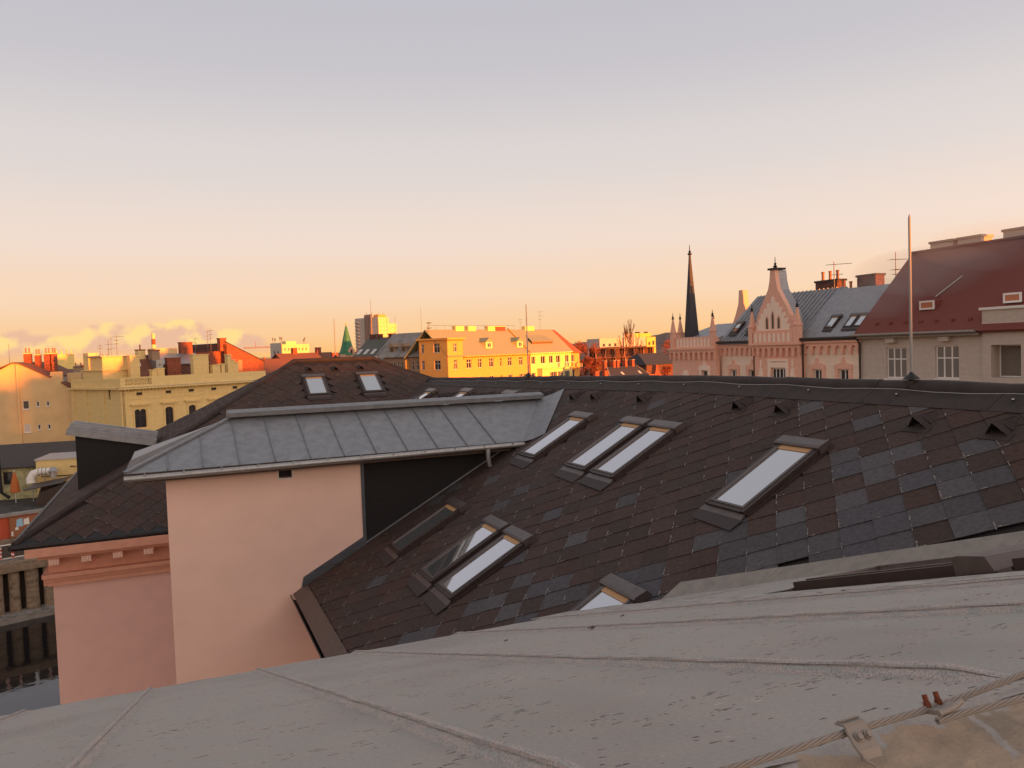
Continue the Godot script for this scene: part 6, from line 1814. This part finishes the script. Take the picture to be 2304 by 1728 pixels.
func build_skyline():
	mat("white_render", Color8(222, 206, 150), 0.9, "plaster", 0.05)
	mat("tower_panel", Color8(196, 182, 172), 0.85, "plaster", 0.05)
	mat("panel_dark", Color8(136, 124, 120), 0.85, "", 1.0)
	mat("verdigris", Color8(62, 128, 92), 0.7, "stains", 0.5)
	mat("shade_dimmed_slab", Color8(150, 104, 84), 0.9, "plaster", 0.1)  # slab tone lowered to stand in for shade on the terraced flats
	mat("rosy_render", Color8(202, 156, 130), 0.9, "plaster", 0.1)
	mat("bark", Color8(92, 62, 48), 0.95, "", 1.0)
	mat("russet_leaves", Color8(150, 76, 44), 0.9, "", 1.0)
	mat("hill_woods", Color8(112, 86, 74), 1.0, "stains", 0.01)
	mat("yellow_block", Color8(226, 190, 96), 0.9, "plaster", 0.05)
	# tower block
	var t := thing("tower_block", "distant grey tower block with one bright sunlit side and roof masts", "tower block", Vector3(-114.98, 6.3, -700), 0.9076)
	var wins := []
	for i in 13:
		for k in [1.2, 5.0, 9.4]: wins.append([k, 4.0 + i * 3.1, 2.2 if k < 9 else 1.6, 1.7, 0])
	facade(t, "sunny_wall", M.white_render, 0, 13.0, 0, 44.0, 0.0, wins, 0, M.white_render, null, false, 0.4)  # yellower, paler render than the other side: sunlight put into the colour
	var ws := []
	for i in 13:
		for k in [-28.5, -25.5, -22.5, -19.5, -6.0, -2.8]: ws.append([k, 4.0 + i * 3.1, 1.7, 1.7, 0])
	facade(t, "shaded_wall", M.tower_panel, -30, 0.0, 0, 44.5, 0.0, ws, 0, M.tower_panel, null, true, 0.4)  # greyer colour than the sunny side: shade put into the colour
	for k in 5: piece("rib", Vector3(-0.9, 0, -16.8 + k * 2.0), Vector3(-0.02, 47.0, -16.0 + k * 2.0), M.panel_dark, t)
	for i in 13: piece("balcony_band", Vector3(-1.1, 3.2 + i * 3.1, -29.8), Vector3(-0.02, 3.9 + i * 3.1, -24.2), M.tower_panel, t)
	piece("rear_wall", Vector3(0.3, 0, -30), Vector3(26, 38, -29.7), M.tower_panel, t)
	facade(t, "low_block", M.white_render, 13.0, 26.0, 0, 39.0, -4.0, [[15, 30, 3, 2, 0], [20, 30, 3, 2, 0], [15, 34, 3, 2, 0], [20, 34, 3, 2, 0], [15, 26, 3, 2, 0], [20, 26, 3, 2, 0]], 0, M.white_render, null, false, 0.4)
	piece("roof_slab", Vector3(0.1, 44.0, -29), Vector3(13, 44.6, -0.3), M.tower_panel, t)
	piece("low_roof", Vector3(13, 39, -29), Vector3(26, 39.5, -4.3), M.tower_panel, t)
	piece("lift_house", Vector3(1.0, 44.6, -17.5), Vector3(9, 47.5, -8), M.tower_panel, t)
	piece("penthouse", Vector3(2.0, 44.6, -6), Vector3(11, 47.0, -1.5), M.ochre_render, t)
	for q in [[3.0, 61.0, -12.0], [6.0, 50, -14], [9.0, 49.5, -3], [2.0, 50, -16.5], [5.0, 49.0, -4.0]]:
		var s := Shape.new()
		s.tube([Vector3(q[0], 46.5, q[2]), Vector3(q[0], q[1], q[2])], 0.22, 0.12, 5)
		part("mast", s, M.antenna_metal, t)
	# bright white block with telephone masts
	var w := thing("white_block", "distant flat-roofed white block, sunlit, with telephone masts on top", "building", Vector3(-114.32, 6.3, -400), 0.8727)
	var wb := []
	for k in 7:
		for y in [9.5, 12.6, 15.6]: wb.append([1.6 + k * 2.1, y, 0.7, 1.3, 0])
	facade(w, "sunny_wall", M.white_render, 0, 16.5, 0, 18.8, 0, wb, 0, M.white_render, null, false, 0.25)  # warm pale colour on this side carries the sunlight
	facade(w, "shaded_wall", M.tower_panel, -9.8, 0, 0, 19.6, 0, [[-7, 14, 1.2, 1.6, 0], [-4, 14, 1.2, 1.6, 0]], 0, M.tower_panel, null, true, 0.3)  # grey colour on this side carries the shade
	piece("roof", Vector3(0.3, 18.5, -9.8), Vector3(16.5, 18.8, -0.3), M.tower_panel, w)
	piece("penthouse", Vector3(4, 18.8, -6), Vector3(10.2, 20.4, -2), M.white_render, w)
	piece("rear_wall", Vector3(0.3, 0, -9.8), Vector3(16.5, 18.5, -9.5), M.tower_panel, w)
	for q in [[-0.0, 22.6, -8.0], [0.3, 22.2, -6.5], [0.4, 22.8, -2.2], [0.6, 22.6, -1.0], [15.0, 22.4, -2.0], [14.2, 21.6, -2.0]]:
		var s := Shape.new()
		s.tube([Vector3(q[0] + 0.4, 18.8, q[2]), Vector3(q[0] + 0.4, q[1], q[2])], 0.1, 0.08, 5)
		s.box(Vector3(q[0] + 0.2, q[1] - 1.6, q[2] - 0.2), Vector3(q[0] + 0.6, q[1] - 0.2, q[2] + 0.2))
		part("mast", s, M.antenna_metal, w)
	# green spire
	var g := thing("green_spire_house", "salmon house with a verdigris green pointed spire and golden ball finial", "house", Vector3(-40.74, 6.3, -200), 0.5236)
	facade(g, "wall", M.rosy_render, -1.9, 2.0, 0, 12.6, 0, [[0.7, 12.9 - 3.0, 0.7, 1.4, 0]], 0, M.white_paint, null, false, 0.2)
	piece("body", Vector3(-1.9, 0, -4), Vector3(2.0, 12.6, -0.31), M.rosy_render, g)
	var gab := Shape.new()
	gab.prism(PackedVector2Array([Vector2(0.1, 12.6), Vector2(1.9, 12.6), Vector2(1.8, 13.8), Vector2(1.0, 14.5), Vector2(0.2, 13.8)]), Vector3(0, 0, -1.5), Vector3.RIGHT, Vector3.UP, Vector3(0, 0, 1.6))
	var ga := part("gable", gab, M.rosy_render, g)
	var gw := Shape.new()
	gw.prism(lancet(1.0, 12.85, 0.5, 0.95), Vector3(0, 0, 0.1), Vector3.RIGHT, Vector3.UP, Vector3(0, 0, 0.03))
	part("arched_window", gw, M.glass, ga)
	var sp := Shape.new()
	sp.lathe(Vector3(0.4, 0, -1.6), [[2.0, 12.4], [1.75, 13.4], [1.25, 15.0], [0.9, 16.6], [0.25, 19.4], [0.12, 19.7]], 8, 0.3, false)
	var spire := part("spire", sp, M.verdigris, g)
	var fi := Shape.new()
	fi.lathe(Vector3(0.4, 19.7, -1.6), [[0.1, 0], [0.3, 0.3], [0.1, 0.6], [0.06, 0.7], [0.03, 1.4], [0, 1.42]], 8)
	part("finial", fi, M.yellow_block, spire)
	piece("side_block", Vector3(-6.5, 0, -7), Vector3(-1.9, 12.8, -1), M.rosy_render, g)
	# houses round the spire and towards the left
	small_house("slate_gable_house", "shaded house with steep dark slate gable beside the green spire", "house", Vector3(-36.56, 6.3, -150), 0.5236, 9, 9, 8.6, 3.2, M.rosy_render, M.slate_far, [6.0], 4, 1)
	small_house("red_brick_house", "sunlit red-brown house with two white roof windows", "house", Vector3(-47.33, 6.3, -170), 0.8727, 14, 8, 10.6, 2.6, M.brick, M.rust_tiles, [7.4], 4, 2)
	small_house("rust_roof_house", "low house with weathered rust-red roof beside the brick gable", "house", Vector3(-40.99, 6.3, -135), 0.8727, 9, 8, 9.6, 2.6, M.umber_render, M.rust_tiles, [6.0], 3, 0)
	small_house("pale_parapet_house", "pale house with grey roof between green spire and side wing", "house", Vector3(-36.16, 6.3, -185), 0.7854, 12, 9, 8.6, 2.8, M.tower_panel, M.grey_roofing, [7.6], 5, 1)
	small_house("brick_stack_house", "grey house with bright brick chimney row below the tower block", "house", Vector3(-50.29, 6.3, -260), 0.6109, 16, 9, 11.2, 1.4, M.grey_roofing, M.grey_roofing, [9.0], 6, 4)
	small_house("dim_slate_house", "dim slate-roofed house at the foot of the green spire", "house", Vector3(-48.73, 6.3, -215), 0.5236, 11, 8, 9.0, 3.0, M.grey_roofing, M.slate_far, [8.0], 4, 2)
	var fc := thing("factory_chimney", "distant factory chimney banded red and white", "chimney", Vector3(-267.07, 26.62, -600) * Vector3(1, 0, 1) + Vector3(0, STREET, 0))
	for i in 8:
		var s := Shape.new()
		s.lathe(Vector3.ZERO, [[2.1 - i * 0.1, i * 4.2], [2.0 - i * 0.1, i * 4.2 + 4.2]], 12)
		part("band", s, M.white_render if i % 2 == 1 or i < 4 else M.brick, fc)
	var cr := thing("tower_crane", "far tower crane with long slender jib", "crane", Vector3(-189.74, 23.81, -650) * Vector3(1, 0, 1) + Vector3(0, STREET, 0))
	var cm := Shape.new()
	cm.beam(Vector3.ZERO, Vector3(0, 21, 0), 0.9, 0.9)
	part("mast", cm, M.brick, cr)
	var cj := Shape.new()
	cj.beam(Vector3(-27, 20.6, 0), Vector3(8, 20.6, 0), 0.5, 0.35); cj.beam(Vector3(-27, 21.4, 0), Vector3(8, 21.4, 0), 0.3, 0.25)
	for k in 24: cj.beam(Vector3(-27 + k * 1.45, 20.6, 0), Vector3(-26.3 + k * 1.45, 21.4, 0), 0.15, 0.15)
	cj.beam(Vector3(-17, 21, 0), Vector3(-17.4, 26, 0), 0.25, 0.25)
	part("jib", cj, M.brick, cr)
	# rows of low roofs that close the view between the nearer buildings
	var k := 0
	for q in [[20, 300, 9.5], [120, 320, 10.5], [250, 330, 11.5], [380, 310, 12.0], [470, 330, 11.0], [560, 360, 11.0], [640, 330, 10.0], [700, 380, 11.5], [770, 420, 12.0], [900, 420, 12.5], [960, 380, 11.0]]:
		var z: float = q[1]
		var o := Vector3((q[0] - 1152.0) / 1800.0 * z, STREET, -z)
		small_house("distant_house", ["distant tan house with brown roof on the left skyline", "distant ochre house with red roof on the left skyline", "distant grey house with slate roof on the left skyline"][k % 3], "house", o, 0.7 + 0.15 * (k % 3), 16, 10, q[2] - 2.0, 2.4, [M.umber_render, M.ochre_render, M.grey_roofing][k % 3], [M.slate_far, M.rust_tiles, M.slate_far][k % 3], [q[2] - 5.0], 6, 3, "distant houses on the left skyline")
		k += 1
	# ----- right of the ochre building -----
	var d1 := thing("slate_villa", "dark slate-roofed brick villa with four orange chimneys", "house", Vector3(23.37, 6.3, -175), 0.6981)
	piece("wall", Vector3(-2.0, 0, -8), Vector3(12.0, 4.6, 0), M.brick, d1)
	var ds := Shape.new()
	ds.slab(Vector3(-2.6, 4.4, 0.5), Vector3(12.4, 4.4, 0.5), Vector3(10.0, 7.7, -3.8), Vector3(0.3, 7.7, -3.8), 0.12)
	ds.slab(Vector3(0.3, 7.7, -3.8), Vector3(10.0, 7.7, -3.8), Vector3(12.4, 4.4, -8.3), Vector3(-2.6, 4.4, -8.3), 0.12)
	ds.tri(Vector3(-2.6, 4.4, 0.5), Vector3(0.3, 7.7, -3.8), Vector3(-2.6, 4.4, -8.3), Vector3.LEFT); ds.tri(Vector3(12.4, 4.4, 0.5), Vector3(10.0, 7.7, -3.8), Vector3(12.4, 4.4, -8.3), Vector3.RIGHT)
	var dr := part("roof", ds, M.slate_far, d1)
	for e in [[-2.6, 0.3], [12.4, 10.0]]:
		var hp := Shape.new()
		hp.beam(Vector3(e[0], 4.55, 0.5), Vector3(e[1], 7.85, -3.8), 0.22, 0.12)
		part("hip", hp, M.grey_roofing, dr)
	for u in [-0.6, 2.3, 3.5, 6.2, 8.6]: chimney(d1, Vector3(u, 6.6, -4.4), Vector3(u + 0.75, 9.0, -3.5), M.brick, M.concrete, 0)
	var dg := Shape.new()
	dg.prism(PackedVector2Array([Vector2(11.6, 4.4), Vector2(14.4, 4.4), Vector2(13.9, 5.6), Vector2(13.2, 6.2), Vector2(13.0, 7.7), Vector2(12.6, 7.7), Vector2(12.4, 6.4), Vector2(11.9, 5.4)]), Vector3(0, 0, -1), Vector3.RIGHT, Vector3.UP, Vector3(0, 0, 1.2))
	part("stepped_gable", dg, M.brick, d1)
	piece("balcony", Vector3(8.4, 4.4, 0.2), Vector3(11.0, 5.7, 1.6), M.brick, d1)
	for u in [3.0, 8.8]:
		var s := Shape.new()
		s.slab(Vector3(u, 5.9, -1.45), Vector3(u + 0.7, 5.9, -1.45), Vector3(u + 0.7, 6.5, -2.2), Vector3(u, 6.5, -2.2), 0.04)
		part("roof_light", s, M.curtain_glass, dr)
	small_house("low_slate_cottage", "low dark cottage roof in front of the slate villa", "house", Vector3(17.52, 6.3, -160), 0.6981, 6, 6, 3.8, 2.4, M.brick, M.slate_far, [1.0], 2, 2)
	var d2 := thing("barn_roof_house", "red-brown house under a broad dark slate barn roof", "house", Vector3(35.38, 6.3, -205), 0.6981)
	piece("wall", Vector3(-1.2, 0, -9), Vector3(11, 7.4, 0), M.dark_brick, d2)  # darker brick stands in for shade on this front
	var bs := Shape.new()
	bs.slab(Vector3(-1.8, 7.2, 0.5), Vector3(11.6, 7.2, 0.5), Vector3(10.6, 10.1, -4), Vector3(0.2, 10.1, -4), 0.15)
	bs.slab(Vector3(0.2, 10.1, -4), Vector3(10.6, 10.1, -4), Vector3(11.6, 7.2, -9.4), Vector3(-1.8, 7.2, -9.4), 0.15)
	bs.tri(Vector3(-1.8, 7.2, 0.5), Vector3(0.2, 10.1, -4), Vector3(-1.8, 7.2, -9.4), Vector3.LEFT); bs.tri(Vector3(11.6, 7.2, 0.5), Vector3(10.6, 10.1, -4), Vector3(11.6, 7.2, -9.4), Vector3.RIGHT)
	part("roof", bs, M.slate_far, d2)
	for u in [5.5, 7.6]:
		var wn := part("window", window_mesh(1.0, 1.3, 0), M.brown_frame_paint, d2)
		wn.position = Vector3(u, 5.0, 0.01)
		part("pane", pane_mesh(1.0, 1.3), M.glass, wn)
	var d3 := thing("terraced_flats", "modern flat-roofed terraced flats with glazed balconies behind bare trees", "building", Vector3(25.88, 6.3, -240), 0.1745)
	mat("shade_dimmed_render", Color8(104, 68, 54), 0.9, "plaster", 0.1)  # render darkened: the shade on these flats is put into the colour
	for fl in 4:
		var y0 := 1.0 + fl * 2.75
		var ws3 := []
		for c in 6: ws3.append([0.8 + c * 3.0, y0 + 0.5, 2.1, 1.7, 3])
		facade(d3, "storey_wall", M.shade_dimmed_render, 0, 18.5, y0 - 0.3 if fl > 0 else 0.0, y0 + 2.3, -0.6 * fl, ws3, 3, M.shade_dimmed_slab, null, false, 0.4)
		piece("floor_slab", Vector3(-0.6, y0 + 2.3, -9), Vector3(19, y0 + 2.45, 1.0 - 0.6 * fl), M.shade_dimmed_slab, d3)
		for c in 7: piece("pillar", Vector3(-0.3 + c * 3.0, y0 - 0.25, 0.55 - 0.6 * fl), Vector3(0.0 + c * 3.0, y0 + 2.3, 0.85 - 0.6 * fl), M.shade_dimmed_slab, d3)
	piece("rear", Vector3(0, 0, -9), Vector3(18.5, 12, -8.7), M.shade_dimmed_render, d3)
	var d4 := thing("panel_flats", "far grey panel flats with a bright yellow sunlit end", "building", Vector3(72.76, 6.3, -430), 0.6109)
	facade(d4, "wall", M.tower_panel, -33, -17, 0, 16.4, 0, [[-31, 12, 1.6, 1.6, 0], [-27, 12, 1.6, 1.6, 0], [-23, 12, 1.6, 1.6, 0], [-31, 8.8, 1.6, 1.6, 0], [-27, 8.8, 1.6, 1.6, 0], [-23, 8.8, 1.6, 1.6, 0]], 0, M.tower_panel, null, false, 0.3)
	facade(d4, "tall_wall", M.tower_panel, -17, -1.0, 0, 18.4, 1.0, [[-6.5, 13.6, 1.5, 1.5, 0, "curtain_glass"], [-3.2, 13.6, 1.5, 1.5, 0, "curtain_glass"], [-6.5, 10.8, 1.5, 1.5, 0, "curtain_glass"], [-3.2, 10.8, 1.5, 1.5, 0, "curtain_glass"]], 0, M.tower_panel, null, false, 0.3)
	facade(d4, "yellow_wall", M.yellow_block, -1.0, 5.7, 0, 16.4, 1.4, [[0.2, 12, 1.4, 1.8, 0], [3.2, 12, 1.4, 2.4, 0]], 0, M.yellow_block, null, false, 0.3)
	piece("penthouse", Vector3(-9, 16.6, -6), Vector3(2.6, 18.5, 1.2), M.yellow_block, d4)
	piece("body", Vector3(-33, 0, -10), Vector3(5.7, 16.2, -0.31), M.tower_panel, d4)
	for q in [-6.0, -4.5, 0.5, 1.6]: piece("roof_unit", Vector3(q, 18.5, -2), Vector3(q + 0.9, 19.3, -1), M.soot, d4)
	k = 0
	for q in [[Vector3(18.56, 10.14, -222), 13.5, 0.5, 900], [Vector3(23.25, 9.76, -228), 13.0, 0.5, 800], [Vector3(18.96, 10.73, -205), 9.5, 0.5, 1100], [Vector3(22.58, 10.43, -210), 8.5, 0.5, 1000], [Vector3(26.34, 10.12, -215), 7.5, 0.5, 700], [Vector3(48.12, 8.65, -235), 14.0, 0.6, 1200], [Vector3(49.2, 8.96, -225), 12.0, 0.6, 1000], [Vector3(37.32, 10.63, -190), 7.0, 0.5, 800], [Vector3(16.73, 11.34, -190), 5.0, 0.4, 700], [Vector3(36.23, 9.38, -226), 7.0, 0.5, 500]]:
		var o: Vector3 = q[0]
		o.y = STREET
		twig_tree(["tall russet tree rising just past the ochre building's end roof", "tall russet tree between ochre end roof and terraced flats", "russet tree in front of the taller pair by the ochre building", "low russet tree at the terraced flats' first balcony", "low russet tree beside the slate villa's first chimney", "tall russet tree beside the gothic turret", "russet tree half hidden behind the gothic turret", "low russet tree before the barn-roofed house", "smallest russet tree at the foot of the ochre building", "thin russet tree behind the slate villa's ridge"][k], o, q[1], q[2], M.bark, M.russet_leaves, q[3] * 2, 300 + k)
		k += 1
	for q in [[Vector3(36.83, 15.42, -255), 17.2], [Vector3(38.4, 15.34, -257), 19.0], [Vector3(38.79, 15.36, -253), 15.5]]:
		var o: Vector3 = q[0]
		o.y = STREET
		twig_tree(["slender bare poplar, middle-sized, behind the terraced flats", "tallest slender bare poplar behind the terraced flats", "shortest slender bare poplar behind the terraced flats"][k - 10], o, q[1], 0.2, M.bark, M.bark, 0, 400 + k, "slender poplars behind the terraced flats", true)
		k += 1
	# wooded hills on the horizon
	var hs := Shape.new()
	var f := FastNoiseLite.new()
	f.seed = 8; f.frequency = 0.004; f.fractal_octaves = 4
	var hp := func(i: int, j: int) -> Vector3:
		var a := deg_to_rad(-34.0 + i * 0.5)
		var d := 1500.0 + j * 320.0
		var rise := smoothstep(-6.0, 14.0, -34.0 + i * 0.5) * 0.75 + 0.2
		var y := STREET + sin(PI * j / 8.0) * (46.0 + 30.0 * f.get_noise_2d(i * 14.0, 3.0)) * rise + 4.0 * f.get_noise_2d(i * 60.0, j * 70.0) * sin(PI * j / 8.0)
		return Vector3(sin(a) * d, y, -cos(a) * d)
	for i in 140:
		for j in 8: hs.quad(hp.call(i, j), hp.call(i + 1, j), hp.call(i + 1, j + 1), hp.call(i, j + 1), Vector3.UP)
	tag(part("hills", hs, M.hill_woods, self), "", "", "", "structure")

func build_shade():
	# unseen houses added behind the viewer to keep the sun off near roofs
	var to_sun := Vector3(0.766, 0, 0.643)
	var across := Vector3(0.643, 0, -0.766)
	for k in 8:
		var o := to_sun * 190.0 + across * (-72.0 + k * 22.0)
		var t := thing("added_shade_house", "unseen plain house added behind the viewer to cast shade", "house", Vector3(o.x, STREET, o.z), atan2(-across.z, across.x), "unseen houses added behind the viewer for shade")
		var top := 16.9 + 0.35 * sin(k * 2.4) + (1.5 if k == 5 else 0.0)  # one house raised to shade the palace's roof room
		var w := Shape.new()
		w.box(Vector3(0, 0, -6), Vector3(21.9, top - 3.0, 6))
		part("wall", w, M.grey_render, t)
		var r := Shape.new()
		gable_roof(r, 0.2, 21.7, 6, -6, top - 3.0, 3.0, 0.2, 0.2)
		part("roof", r, M.rust_tiles, t)
		for i in 3: chimney(t, Vector3(3 + i * 6.5, top - 1.5, -0.4), Vector3(4.2 + i * 6.5, top + 0.9, 0.4), M.brick, M.brick, 0)

func build_far():
	build_red_roof_house()
	build_gothic_house()
	build_mid()
	build_left()
	build_quay()
	build_skyline()
	build_shade()
